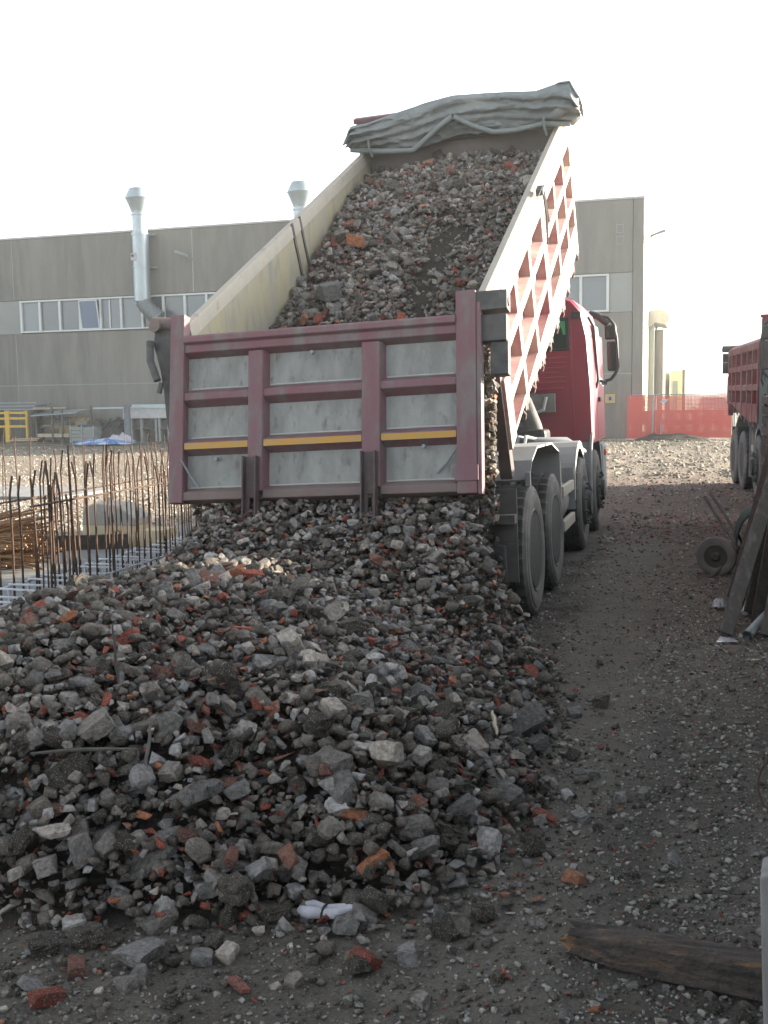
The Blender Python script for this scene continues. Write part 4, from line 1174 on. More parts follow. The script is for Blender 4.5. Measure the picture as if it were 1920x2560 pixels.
core = grid_mesh('earth_core', GX, GY_, np.maximum(pile_h(GX, GY_) - .065 - .11 * np.exp(-np.maximum(poly_dist(GX, GY_), 0) / .18), -.12) + .02 * fbm(GX * 6, GY_ * 6, 71, 3), M_['rubble_dirt'], pile)
core.location = (-.2, 2.0, 0)
r1 = np.random.default_rng(11)
def pile_size(r_, x, y):
    v = r_.uniform()
    if v < .010: return r_.uniform(.11, .16)
    if v < .10: return r_.uniform(.07, .11)
    if v < .5: return r_.uniform(.042, .075)
    return r_.uniform(.014, .042)
def pmask(x, y):
    # only what can be seen from the camera side
    return not (y > 1.0 or (x < -1.9 and y > -1.2))
st = drop(-2.4, 2.1, -4.7, 1.15, lambda x, y: pile_h(x, y), lambda x, y: np.maximum(pile_h(x, y) - .085, np.where(pile_h(x, y) < -.03, gh(x, y), -.2)), 60000, pile_size, r1, mask=lambda x, y: pmask(x, y) and pile_h_fast(x, y) > -.005, cell=.014) if False else None
_px = np.arange(-2.6, 2.3, .02); _py = np.arange(-4.9, 1.3, .02)
_PH = pile_h(*np.meshgrid(_px, _py, indexing='ij'))
def pile_q(x, y): return _PH[min(len(_px) - 1, max(0, int((x + 2.6) / .02))), min(len(_py) - 1, max(0, int((y + 4.9) / .02)))]
st = drop(-2.4, 2.1, -4.7, 1.15, pile_h, lambda x, y: np.maximum(pile_h(x, y) - .055, gh(x, y)), 130000, pile_size, r1, cell=.0125,
          mask=lambda x, y: pmask(x, y) and pile_q(x, y) > r1.uniform(-.05, .03), over=.012)
# a few big pieces that stand out in the photograph
def on_pile(x, y, dz=0): return (x, y, float(pile_q(x, y)) + dz)
for x, y, s_, k, asp, dz in ((1.18, -3.62, .30, 0, (.85, .55, 1.15), .07), (.62, -4.05, .30, 0, (1.2, .55, .45), -.02), (.93, -3.98, .22, 0, (1.1, .6, .5), .0), (1.62, -3.35, .17, 0, (1, .75, .6), .06),
                             (1.50, -3.62, .18, 0, (1.2, .7, .6), .03), (1.15, -3.15, .16, 0, (1, .9, .8), .05), (1.02, -3.1, .15, 1, (1, .85, .9), .05), (-.35, -1.95, .44, 3, (1.2, .8, .45), -.05), (1.62, -2.1, .42, 0, (1.25, .45, .3), .02),
                             (1.35, -2.75, .30, 3, (1, .9, .6), -.04), (.20, -3.9, .24, 3, (1, .8, .6), .0), (.40, -4.22, .16, 0, (1.5, .6, .5), .05), (1.0, -4.12, .10, 2, (1, .6, .5), .03), (1.42, -3.98, .13, 2, (1, .75, .7), .01),
                             (1.40, -3.86, .17, 2, (1.1, .5, .3), .07), (1.18, -2.2, .12, 2, (1.2, .7, .4), .05), (.62, -.95, .26, 2, (1.2, .55, .42), .05), (.95, -2.35, .13, 2, (1, .8, .6), .04), (1.80, -2.9, .14, 2, (1, .7, .5), .02),
                             (1.72, -2.95, .26, 0, (1.2, .6, .35), .05), (-.1, -1.75, .20, 2, (.9, .4, .3), .06), (.05, -1.8, .24, 2, (1.3, .4, .3), .04), (1.55, -1.0, .20, 2, (1.1, .7, .5), .04), (1.78, -.75, .13, 2, (1, .7, .6), .04),
                             (-.6, -2.9, .16, 2, (1.2, .7, .5), .05), (.05, -3.2, .17, 2, (1.4, .6, .5), .05), (.0, -2.2, .24, 2, (1, .8, .3), .04), (.95, -1.9, .16, 2, (1, .7, .5), .04)):
    st.add((x, y, float(pile_q(x, y)) + dz), s_ * .82, k, r1, .35, asp)
    if k == 0 and s_ > .2: g = r1.uniform(.15, .21); st.c[-1] = (g * 1.06, g, g * .92)
# pieces that rolled out onto the soil
for _ in range(420):
    i = int(r1.integers(0, 13)); a = PL[i]; c = PL[i + 1]; t = r1.uniform(); q = a + (c - a) * t
    nrm = np.array([c[1] - a[1], -(c[0] - a[0])]); nrm /= np.linalg.norm(nrm)
    dd = abs(r1.normal(0, .15 if i < 6 else .12)) * (2.2 if r1.uniform() < .12 else 1); q = q + nrm * dd
    s_ = r1.uniform(.02, .055) if r1.uniform() < .8 else r1.uniform(.06, .12)
    k = int(r1.choice(5, p=(.42, .15, .15, .25, .03)))
    if i > 8: s_ *= .6
    st.add((q[0], q[1], float(gh(q[0], q[1])) + s_ * .2), s_, k, r1, .3)
# the stream of rubble behind the gate, between gate and body
for _ in range(3600):
    x = r1.uniform(-1.06, 1.19) if r1.uniform() < .6 else r1.uniform(.9, 1.2); s0 = r1.uniform(.5, 1.85)
    y = -.0066 - s0 * math.sin(.1869) + .13 + r1.uniform(0, .14) + max(0, s0 - 1.5) * .2 + (.12 if x > 1.08 else 0)
    z = 2.7735 - s0 * math.cos(.1869)
    if abs(x) < .9 and s0 < 1.35: continue
    X0 = x - 1.25
    st.add((1.25 + X0 * math.cos(RHO) - z * math.sin(RHO), y, X0 * math.sin(RHO) + z * math.cos(RHO)), r1.uniform(.04, .10), int(r1.choice(5, p=(.45, .25, .13, .15, .02))), r1, .9)
# crumbs between the stones
for _ in range(9000):
    x = r1.uniform(-1.6, 1.9); y = -4.4 + 3.6 * r1.uniform() ** 1.3
    h_ = float(pile_q(x, y))
    if h_ < .0: continue
    st.add((x, y, h_ - r1.uniform(.015, .06)), r1.uniform(.008, .020), int(r1.choice(5, p=(.40, .1, .13, .35, .02))), r1, .8)
P, S, Rm, K, C_ = st.arrays()
dist = np.linalg.norm(P - np.array(CAM), axis=1)
app = S.max(1) / dist
vis = (P[:, 2] > 0) & ~((P[:, 1] > -.2) & (np.abs(P[:, 0]) < .9))
order = np.argsort(-(app * vis))
top = order[:296]; rest = order[296:]
Pl = P - np.array([.2, -2.0, 0])
single_stones(Pl, S, Rm, K, C_, top, pile, r1)
join_stones('small_rubble', Pl, S, Rm, K, C_, rest, pile, LOW, r1)
print('pile stones', len(P))

# ---- the load still on the tipping body, built in the body's own coordinates (x, t, n)
def load_n(x, t):
    x = np.asarray(x, float); t = np.asarray(t, float)
    n = np.interp(t, [-.2, .3, 1.4, 1.8, 2.4, 3.3, 4.1, 5.0, 5.6], [-1.05, -.88, -.67, -.59, -.52, -.38, -.27, -.24, -.24])
    return n + .09 * np.cos(x * 1.35) - .05 + .05 * fbm(x * 1.6, t * 1.6, 81, 3) - .10 * np.clip(x - .2, 0, 1) * np.clip((t - .5) / 2, 0, 1) * np.clip((4.6 - t) / 1.5, 0, 1)
load = empty('rubble_load', (0, 0, 0)); tag(load, 'load of broken bricks and concrete sliding down the raised truck body', 'rubble load')
ML = Matrix.Translation(lorry.location) @ Matrix.Rotation(-RHO, 4, 'Y')
load.matrix_world = ML
gx_ = np.linspace(-1.088, 1.088, 46); gt_ = np.linspace(-.12, 5.58, 116)
GX, GT = np.meshgrid(gx_, gt_)
GN = load_n(GX, GT) - .05 + .02 * fbm(GX * 7, GT * 7, 91, 3)
BP = np.array([BEDF(a, b_, c_) for a, b_, c_ in zip(GX.ravel(), GT.ravel(), GN.ravel())]).reshape(*GX.shape, 3)
grid_mesh('earth_core', BP[:, :, 0], BP[:, :, 1], BP[:, :, 2], M_['rubble_dirt'], load)
r2 = np.random.default_rng(23)
def earthy(x, t):   # a streak where damp earth covers the stones
    return math.exp(-((x - .30 - .08 * math.sin(t * 2)) / .33) ** 2) * (1 if t < 3.3 else max(0, 1 - (t - 3.3) / .8)) * (0.9 if t > .3 else .6)
def load_size(r_, x, t):
    v = r_.uniform()
    if v < .012: return r_.uniform(.12, .17)
    if v < .10: return r_.uniform(.075, .12)
    if v < .5: return r_.uniform(.045, .075)
    return r_.uniform(.026, .048)
sl2 = drop(-1.07, 1.07, -.08, 5.54, load_n, load_base, 40000, load_size, r2, cell=.015, kinds=(.50, .20, .17, .10, .03), over=.0,
           mask=lambda x, t: r2.uniform() > earthy(x, t) * 1.05)
sl2.add((-.62, 1.9, -.46), .26, 0, r2, .2, (1, .8, .7)); sl2.add((-.50, 1.15, -.58), .26, 2, r2, .3, (1, .8, .5)); sl2.add((-.6, 2.9, -.30), .24, 2, r2, .5, (1, .5, .6))
P, S, Rm, K, C_ = sl2.arrays()
C_ = C_ * .80 + .25 * np.array([.21, .175, .155])
RB = np.array([[1, 0, 0], [0, math.cos(TH), -math.sin(TH)], [0, math.sin(TH), math.cos(TH)]])
P = np.array([BEDF(*p_) for p_ in P]); Rm = np.einsum('ij,njk->nik', RB, Rm)
dist = np.linalg.norm(P - np.array(CAM), axis=1)
order = np.argsort(-S.max(1) / dist)
single_stones(P, S, Rm, K, C_, order[:290], load, r2)
join_stones('small_rubble', P, S, Rm, K, C_, order[290:], load, LOW, r2)
print('load stones', len(P))

# ---- pebbles and stones lying on the ground
r3 = np.random.default_rng(31)
sg_ = Stones()
def free(x, y):
    if -2.4 < x < 2.1 and -4.8 < y < 1.3 and pile_q(x, y) > .0: return False
    if -4.7 < x < -2.1 and -2.4 < y < 6.5: return False
    return True
n0 = 0
while n0 < 23000:       # near the camera, right and front
    u = r3.uniform(); y = -5.1 + 9.5 * u ** 1.7; x = r3.uniform(-.3, 2.75 + .06 * (y + 5))
    if not free(x, y): continue
    dens = .40 + .60 * max(0, float(vnoise(x * 1.7, y * 1.7, 7))) + (.55 if x > 2.15 else 0) + (.25 if y < -3.4 and x > 1.6 else 0)
    if r3.uniform() > dens: continue
    v = r3.uniform(); s_ = .008 + .017 * r3.beta(1.3, 2.4) if v < .82 else (r3.uniform(.022, .040) if v < .978 else r3.uniform(.034, .055))
    k = int(r3.choice(5, p=(.36, .36, .05, .18, .05)))
    sg_.add((x, y, float(gh(x, y)) + s_ * .12), s_, k, r3, .25)
    if k in (0, 1) and r3.uniform() < .6: 
        g = r3.uniform(.2, .55); sg_.c[-1] = (g, g * .95, g * .84)
    n0 += 1
for _ in range(5200):    # the lane between the lorries: crushed brick and concrete
    y = 3.0 + 13.5 * r3.uniform() ** .8; x = r3.uniform(1.3 if y < 9.5 else -2.5, 3.6)
    s_ = r3.uniform(.015, .06) if r3.uniform() < .9 else r3.uniform(.06, .11)
    if y < 6 and r3.uniform() < .5: continue
    sg_.add((x, y, float(gh(x, y)) + s_ * .12), s_, int(r3.choice(5, p=(.50, .08, .30, .08, .04))), r3, .3)
for _ in range(4200):    # rough ground before the fence
    y = r3.uniform(16.5, 35); x = r3.uniform(-4, 4.5)
    s_ = r3.uniform(.04, .11) if r3.uniform() < .85 else r3.uniform(.1, .2)
    sg_.add((x, y, float(gh(x, y)) + s_ * .1), s_, int(r3.choice(5, p=(.55, .10, .12, .2, .03))), r3, .3)
    g = r3.uniform(.16, .34); sg_.c[-1] = (g * 1.05, g * .93, g * .76)
for _ in range(9000):    # pale gravel field on the left
    y = 4.2 + 26 * r3.uniform() ** 1.6; x = -4.6 - r3.uniform(0, 3 + (y - 3) * .62)
    if -30 < x < -9.2 and 9.6 < y + .03 * x + .4 < 12.6 and False: continue
    s_ = r3.uniform(.03, .085) if r3.uniform() < .93 else r3.uniform(.08, .15)
    z_ = .06 if (x < -9.1 and 9.9 < y + .03 * (x) + .3 < 12.3) else float(gh(x, y))
    if z_ == .06 and r3.uniform() < .93: continue
    sg_.add((x, y, z_ + s_ * .15), s_, int(r3.choice(5, p=(.6, .22, .08, .08, .02))), r3, .4)
    g = r3.uniform(.18, .42); sg_.c[-1] = (g * 1.06, g * .94, g * .80)
# stones one can point to
for x, y, s_, k, asp in ((2.09, -3.5, .105, 2, (1, .75, .62)), (1.98, -3.72, .085, 4, (1.2, .6, .25)), (2.46, -3.25, .10, 0, (1, .8, .7)), (2.40, -3.42, .05, 1, (1, .8, .6)), (1.73, -4.45, .065, 0, (1, .9, .9)), (2.20, -2.62, .10, 0, (1, .7, .6)), (2.30, -2.56, .085, 0, (1, .7, .8)), (2.17, -2.78, .055, 3, (1, .9, .8)),
                         (1.16, -4.52, .07, 2, (1.4, .7, .3)), (1.32, -4.30, .055, 0, (1, .8, .8)), (1.0, -4.66, .05, 3, (1, 1, .8)), (.62, -4.75, .11, 2, (1.2, .7, .5)), (.82, -4.62, .10, 0, (1, .8, .6)), (.45, -4.5, .10, 3, (1, .9, .6)), (.56, -4.4, .14, 3, (1, .9, .6)), (.62, -4.58, .10, 2, (1, .8, .7)), (.78, -4.44, .17, 0, (1.2, .7, .3)),
                         (1.86, -4.05, .05, 1, (1, .8, .6)), (1.9, -3.82, .05, 4, (1, .7, .25)), (2.05, -1.9, .06, 2, (1, .7, .5)), (2.02, -2.35, .13, 0, (1.3, .6, .3)), (1.98, -1.1, .12, 3, (1, .9, .7)), (2.05, -2.9, .10, 0, (1, .8, .6)), (1.62, -4.2, .12, 0, (1, .7, .5)), (1.75, -3.95, .06, 1, (1, .8, .6)), (2.52, -2.9, .08, 1, (1, .8, .5)), (2.1, -1.55, .07, 3, (1, .9, .7))):
    sg_.add((x, y, float(gh(x, y)) + s_ * .18), s_, k, r3, .15, asp)
sg_.add((2.10, -1.62, float(gh(2.1, -1.62)) + .006), .05, 4, r3, .05, (1, .8, .25)); sg_.c[-1] = (.75, .13, .02)
P, S, Rm, K, C_ = sg_.arrays()
dist = np.linalg.norm(P - np.array(CAM), axis=1)
order = np.argsort(-S.max(1) / dist)
single_stones(P, S, Rm, K, C_, order[:290], ground, r3)
join_stones('gravel', P, S, Rm, K, C_, order[290:], ground, LOW, r3)
print('ground stones', len(P))
# ------------------------------------------------------------------ foundation steel
r4 = np.random.default_rng(41)
def bar_mesh(h, bend, hook, rad=.0085, kink=None):
    m = MB()
    pts = [(0, 0, 0), (.004, .003, h * .5), (0, 0, h - bend[2]), (bend[0], bend[1], h)]
    m.tube(pts, rad, 5)
    me = bpy.data.meshes.new('starter_bar')
    me.from_pydata(m.v, [], m.f); me.shade_smooth(); me.materials.append(M_['rust'])
    return me
BARS = [bar_mesh(1.26 + .05 * (k % 3), (.012 * (1 if k % 2 else -1) * (1 + .5 * (k % 4)), .008 * ((k % 5) - 2), .16), 0, .0072 if k % 3 else .0098) for k in range(12)]
cage = empty('starter_bars', (-2.65, 2.6, .05)); tag(cage, 'tall row of rusty starter bars rising from the grey ring cage', 'rebar', 'starter bars of the foundations')
yy = 0.0
for side in (0, 1):
    y = -.15 + .06 * side
    while y < 6.4:
        x = -2.86 + .40 * side + r4.normal(0, .012)
        inst('starter_bar', BARS[int(r4.integers(0, 12))], cage, (x + 2.65, y - 2.6 + r4.normal(0, .015), 0), (r4.normal(0, .006), r4.normal(0, .006), r4.uniform(-.4, .4)), (1, 1, r4.uniform(.92, 1.06)))
        if r4.uniform() < .3: inst('starter_bar', BARS[int(r4.integers(0, 12))], cage, (x + 2.65 + .03, y - 2.6 + .03, 0), (r4.normal(0, .02), r4.normal(0, .02), r4.uniform(0, 6)), (1, 1, r4.uniform(.8, 1.0)))
        y += r4.uniform(.10, .17)
m = MB()
for x_, z_ in ((-2.87, .98), (-2.45, .98)):
    m.tube([(x_ + 2.65, -.2 - 2.6, z_), (x_ + 2.65 + .01, 2 - 2.6, z_ + .01), (x_ + 2.65, 6.3 - 2.6, z_ - .01)], .0085, 5)
m.build('tie_bar', M_['rust'], cage, smooth=60)
ring = empty('ring_cage', (-2.66, 2.6, .05)); tag(ring, 'low row of grey splashed steel rings around the feet of the starter bars', 'ring cage')
m = MB(); w_, h_ = .25, .30
m.tube([(-w_, 0, 0), (w_, 0, 0), (w_ + .012, 0, .02), (w_, 0, h_), (-w_, 0, h_), (-w_ - .01, .0, h_ - .02), (-w_, 0, .0)], .013, 6)
ring_me = bpy.data.meshes.new('ring'); ring_me.from_pydata(m.v, [], m.f); ring_me.shade_smooth(); ring_me.materials.append(M_['ring_grey'])
for k in range(30):
    inst('ring', ring_me, ring, (r4.normal(0, .012), -3.4 + k * .235 + r4.normal(0, .015), r4.normal(0, .006)), (r4.normal(0, .05), r4.normal(0, .02), r4.normal(0, .04)))
m = MB()
for x_ in (-.24, .24):
    for z_ in (.015, .285): m.tube([(x_, -3.5, z_), (x_ + .006, 0, z_ + .006), (x_, 3.7, z_)], .010, 6)
m.build('long_bar', M_['ring_grey'], ring, smooth=60)
# far rows of starter bars
def far_row(loc, label, pts, h):
    e = empty('starter_bars', loc); tag(e, label, 'rebar', 'starter bars of the foundations')
    for x, y in pts:
        o = inst('starter_bar', BARS[int(r4.integers(0, 12))], e, (x - loc[0], y - loc[1], 0), (r4.normal(0, .02), r4.normal(0, .02), r4.uniform(0, 6)), (1, 1, h * r4.uniform(.85, 1.05)))
        o.scale = (1.15, 1.15, o.scale[2])
far_row((-11.5, 16.5, .0), 'far row of short rusty bars in front of the blue sheet', [(-13.2 + .25 * i + r4.normal(0, .05), 16.4 + .15 * i + r4.normal(0, .1)) for i in range(15)], .74)
far_row((-8.0, 17.5, .0), 'small cluster of short bars beside the truck tailgate edge', [(-9.2 + .17 * i, 16.8 + .2 * i + r4.normal(0, .1)) for i in range(8)], .74)
far_row((-7.5, 7.5, .0), 'loose middle row of thin bars standing in the pale gravel', [(-7.8 + .16 * i + r4.normal(0, .06), 5.4 + .34 * i) for i in range(16)], .92)
far_row((-9.3, 8.3, .0), 'few thin bars at the left picture edge on the gravel', [(-7.62, 5.1), (-7.5, 5.2), (-7.55, 5.5), (-8.9, 8.1), (-8.7, 8.2), (-8.6, 8.5)], .98)
# dark formwork boards edging the slab
for (a, c_, lab) in (((-5.6, 3.55), (-4.1, 4.20), 'dark formwork board on edge in front of the cream box'), ((-7.4, 3.05), (-5.65, 3.60), 'dark formwork board on edge behind the bundle of rusty rods')):
    m = MB(); m.beam((a[0], a[1], .12), (c_[0], c_[1], .12), .05, .22)
    tag(m.build('formwork_board', M_['wood_dark'], bevel=.006), lab, 'board', 'formwork boards')
# bundle of rods
bd = empty('rod_bundle', (-4.5, 2.3, 0)); tag(bd, 'bundle of short rusty rods lying at the left picture edge', 'rod bundle')
for k in range(150):
    z = .07 + .40 * r4.uniform(); y = r4.normal(0, .16) * (1.1 - z); a = r4.normal(.35, .22)
    L = r4.uniform(.9, 1.3); ex_ = .26 + r4.normal(0, .11)
    m = MB() if k == 0 else m
    if k == 0:
        m.tube([(-1, 0, 0), (0, 0, .01), (1, 0, 0)], .011, 5)
        rod_me = bpy.data.meshes.new('rod'); rod_me.from_pydata(m.v, [], m.f); rod_me.materials.append(M_['rust_pale'])
    inst('rod', rod_me, bd, (ex_ - L, y, z), (0, r4.normal(-.04, .13), a), (L, 1, 1))
# cream box with lettering between the bars
bx = empty('cement_bag_stack', (-4.45, 4.55, 0)); tag(bx, 'cream cardboard box with grey hood standing on the gravel behind the bars', 'box')
m = MB(); m.box(-.36, .36, -.22, .22, 0, .34); m.build('carton', M_['cream'], bx, bevel=.015)
m = MB(); m.prism([(-.37, .30), (-.34, .52), (-.20, .58), (.12, .56), (.37, .40), (.37, .30)], -.225, .225, 'xz'); m.build('hood', M_['cream_grey'], bx, bevel=.02)
text('IO', .09, Matrix.Translation((.12, -.225, .19)) @ Matrix.Rotation(R(90), 4, 'X'), M_['ink'], bx)
text('NESI', .08, Matrix.Translation((.365, .0, .19)) @ Matrix.Rotation(R(90), 4, 'Z') @ Matrix.Rotation(R(90), 4, 'X'), M_['ink'], bx)
m = MB(); m.box(.38, .72, -.2, .2, 0, .26); tag(m.build('carton', M_['cream'], bx, bevel=.012), None)
bx.name = 'cardboard_box'

# ------------------------------------------------------------------ yard along the warehouse wall
YJ = 35.5
def stack(name, label, cat, fn):
    e = empty(name, (0, 0, 0)); tag(e, label, cat); fn(e); return e
# stacked sheets under the left edge
e = empty('sheet_stack', (-28.2, 35.7, 0)); tag(e, 'stack of long dark metal sheets on a rack at the far left', 'sheet stack')
for k in range(5):
    m = MB(); m.box(-2.6, 2.35 - .12 * (k % 3), -.5, .5, 1.45 + k * .075, 1.50 + k * .075); m.build('sheet', M_['blue_grey'] if k % 2 else M_['grey_metal'], e)
for x_ in (-2.2, -.2, 1.9):
    m = MB(); m.box(x_ - .06, x_ + .06, -.4, .4, 0, 1.44); m.build('rack_post', M_['dark_steel'], e)
e = empty('yellow_frame', (-27.3, 35.1, 0)); tag(e, 'yellow steel guard frame in front of the stacked sheets', 'steel frame')
m = MB()
for z_ in (.72, 1.08, 1.33): m.box(-1.4, .82, -.04, .04, z_ - .05, z_ + .05)
m.build('rail', M_['yellow_paint'], e)
for x_, w_ in ((-.16, .11), (.84, .04), (-1.3, .05)):
    m = MB(); m.box(x_ - w_, x_ + w_, -.06, .06, 0, 1.42); m.build('post', M_['yellow_paint'], e)
e = empty('pallet', (-26.6, 35.0, 0)); tag(e, 'pale flat boards dropped crosswise on the grass by the yellow frame', 'boards')
for k, (x_, y_, z_, a) in enumerate(((0, 0, .10, .5), (.1, .1, .17, .35), (-.1, .25, .24, .7))):
    m = MB(); m.beam((x_ - .6 * math.cos(a), y_ - .6 * math.sin(a), z_), (x_ + .6 * math.cos(a), y_ + .6 * math.sin(a), z_), .55, .05); m.build('board', M_['wood_pale'] if k < 2 else M_['wood_grey'], e)
m = MB(); m.box(-.5, .5, -.3, .3, -.02, .07); m.build('bearer', M_['wood_grey'], e)
# rack with posts and a sagging sheet roof
e = empty('scaffold_rack', (-25.2, 35.5, 0)); tag(e, 'dark scaffold rack with sagging sheet roof along the warehouse wall', 'rack')
for x_, z_ in ((-.78, 1.2), (.05, 1.56), (.55, 1.5), (.92, 1.05), (2.0, 1.6)):
    m = MB(); m.box(x_ - .04, x_ + .04, -.45, -.37, 0, z_); m.build('post', M_['dark_steel'], e)
m = MB(); m.beam((-.9, -.4, 1.53), (.75, -.4, 1.52), .05, .05); m.beam((-.8, -.4, .31), (1.3, -.4, .30), .05, .16); m.build('rail', M_['wood_pale'], e)
m = MB(); m.add([(-1.0, -.5, 1.15), (1.35, -.5, 1.28), (1.35, .6, 1.42), (-1.0, .6, 1.32), (-1.0, -.5, 1.20), (1.35, -.5, 1.33), (1.35, .6, 1.47), (-1.0, .6, 1.37)], [(0, 1, 2, 3), (4, 5, 6, 7), (0, 1, 5, 4), (1, 2, 6, 5), (2, 3, 7, 6), (3, 0, 4, 7)]); m.build('sheet_roof', M_['grey_metal'], e)
for k in range(12):
    m = MB(); x_ = -.9 + r4.uniform(0, 2.0); z_ = .4 + .65 * r4.uniform(); L = r4.uniform(.4, 1.0)
    m.box(x_, x_ + L, -.2 + r4.uniform(-.1, .4), .3, z_, z_ + r4.uniform(.06, .2)); m.build('stored_panel', [M_['blue_grey'], M_['dark_steel'], M_['grey_metal'], M_['formwork_yellow']][k % 4], e)
m = MB(); m.box(.3, 1.25, -.3, -.25, .25, .75); m.build('yellow_panel', M_['formwork_yellow'], e)
# dark netting heap and white trough on legs
e = empty('debris_heap', (-22.4, 35.6, 0)); tag(e, 'dark heap of nets and scrap between the grey crate and white container', 'scrap heap')
mbx = MB()
for k in range(26):
    mbx.beam((r4.uniform(-.9, .7), r4.uniform(-.3, .3), r4.uniform(.05, .9)), (r4.uniform(-.9, .7), r4.uniform(-.3, .3), r4.uniform(.1, 1.1)), r4.uniform(.04, .25), .03)
mbx.build('scrap', M_['dark_steel'], e)
m = MB(); m.lathe([(0, 1.0), (.35, .95), (.62, .6), (.8, .2), (.86, 0)], 9, Matrix.Translation((0, .3, 0))); m.build('net', M_['black_plastic'], e)
e = empty('white_trough', (-20.6, 35.6, 0)); tag(e, 'white long trough on trestle legs beside the truck tailgate', 'trough')
m = MB(); m.box(-1.1, 1.2, -.4, .4, 1.02, 1.45); m.build('body', M_['light_grey'], e, bevel=.02)
m = MB(); m.box(-2.6, 1.4, -.46, -.41, 1.46, 1.52); m.box(-1.1, 1.3, .42, .5, 1.5, 1.62); m.build('edge_rail', M_['galvanised'], e)
for x_ in (-.95, -.75, -.25, .45, .62, 1.05):
    m = MB(); m.box(x_ - .05, x_ + .05, -.35, .35, 0, 1.0); m.build('leg', M_['concrete_pale'], e)
m = MB(); m.box(-1.1, 1.3, -.3, .3, .55, .62); m.box(-1.0, 1.2, -.2, .3, .62, .95); m.build('shelf', M_['dark_steel'], e)
m = MB(); m.box(-.12, .12, -.1, .1, 0, 1.65); o = m.build('post', M_['blue_grey'], bevel=.02); o.location = (-21.15, 34.6, 0); o.name = 'steel_post'; tag(o, 'blue grey steel post standing before the white trough', 'post')
# grey crate
e = empty('metal_crate', (-23.4, 35.0, 0)); tag(e, 'grey ribbed metal crate standing on the mud in front of the rack', 'crate')
for k in range(4):
    for sx in (-1, 1):
        m = MB(); m.box(min(sx * .04, sx * .55), max(sx * .04, sx * .55), -.38, -.34, .06 + k * .16, .20 + k * .16); m.build('slat', M_['concrete_pale'], e, bevel=.01)
m = MB(); m.box(-.55, .55, -.33, .4, .04, .66); m.build('box', M_['grey_metal'], e)
for x_ in (-.57, 0, .57):
    m = MB(); m.box(x_ - .03, x_ + .03, -.41, -.35, -.02, .74); m.build('post', M_['grey_metal'], e)
# crumpled covers
def crumple(name, label, cat, loc, rx, ry, h, m_, seed, amp=1.0):
    u = np.linspace(-1, 1, 34); U, V = np.meshgrid(u, u)
    rr_ = np.clip(1 - (U ** 2 + V ** 2), 0, 1)
    Zc = h * rr_ ** .6 * (.55 + .6 * fbm(U * 2.2 + seed, V * 2.2, seed, 4)) + .07 * amp * np.abs(fbm(U * 5, V * 5, seed + 3, 3)) + .03
    o = grid_mesh(name, U * rx * (1 + .15 * fbm(U * 2, V * 2, seed + 5, 2)), V * ry, Zc, m_)
    o.location = loc; tag(o, label, cat); return o
crumple('white_cover', 'crumpled white plastic cover heaped by the white trough', 'plastic cover', (-21.5, 34.5, 0), .6, .6, .52, M_['white_cloth'], 3)
crumple('blue_cover', 'crumpled blue and white plastic sheet spread on the mud', 'plastic sheet', (-21.3, 32.9, 0), 1.35, 1.0, .22, M_['blue_tarp'], 8)
# low earth bank before the yard
crumple('earth_mound', 'low dark earth mound in front of the orange net', 'earth mound', (1.5, 35.2, -.06), 1.6, 1.0, .38, M_['rubble_dirt'], 12, .3)

# ------------------------------------------------------------------ safety fence and car
fc = empty('safety_fence', (1.5, 36.2, 0), (0, 0, .10)); tag(fc, 'orange netting on a mesh safety fence across the lane', 'safety fence')
def fence_panel(x0, x1, z1, lean):
    T_ = Matrix.Translation((0, lean, 0)) @ Matrix.Rotation(R(3), 4, 'X')
    fr = MB(lambda x, y, z: T_ @ Vector((x, y, z)))
    fr.tube([(x0, 0, .02), (x0 + .02, 0, z1), (x1, 0, z1), (x1, 0, .02)], .03, 8)
    fr.build('panel_frame', M_['grey_metal'], fc, smooth=50)
    w_ = MB(lambda x, y, z: T_ @ Vector((x, y, z)))
    n = int((x1 - x0) / .11)
    for k in range(1, n): w_.beam((x0 + (x1 - x0) * k / n, -.005, .05), (x0 + (x1 - x0) * k / n, -.005, z1), .007, .007)
    for k in range(1, 9): w_.beam((x0, -.012, z1 * k / 9), (x1, -.012, z1 * k / 9), .007, .007)
    o = w_.build('wire_mesh', M_['grey_metal'], fc); o['kind'] = 'stuff'
fence_panel(-1.62, -.72, 1.72, .0); fence_panel(-.66, 2.25, 1.72, .05); fence_panel(2.3, 5.2, 1.70, .02)
def net(x0, x1, z0, z1, y, step, wd):
    m = MB()
    k = 0; z = z0
    while z <= z1:
        zz = [z + .012 * math.sin(x_ * 5 + z * 3) for x_ in np.linspace(x0, x1, 12)]
        xx = np.linspace(x0, x1, 12); yy_ = [y + .012 * math.sin(x_ * 7) for x_ in xx]
        for i in range(11): m.add([(xx[i], yy_[i], zz[i]), (xx[i + 1], yy_[i + 1], zz[i + 1]), (xx[i + 1], yy_[i + 1], zz[i + 1] + wd), (xx[i], yy_[i], zz[i] + wd)], [(0, 1, 2, 3)])
        z += step
    x = x0
    while x <= x1:
        m.add([(x, y + .012 * math.sin(x * 7), z0), (x + wd, y + .012 * math.sin(x * 7), z0), (x + wd, y + .012 * math.sin(x * 7), z1), (x, y + .012 * math.sin(x * 7), z1)], [(0, 1, 2, 3)])
        x += step
    o = m.build('orange_net', M_['net_orange'], fc); o['kind'] = 'stuff'; return o
net(-1.72, 2.15, .05, 1.66, -.08, .05, .024)
net(-1.72, 2.15, .04, 1.10, -.13, .045, .030)
net(-1.70, -1.05, .7, 1.70, -.12, .045, .034)
m = MB(); m.beam((-.78, -.2, 0), (-.72, -.06, 1.7), .05, .05); m.beam((-.45, -.2, 0), (-.44, .0, 1.35), .05, .05); m.build('prop', M_['grey_metal'], fc)
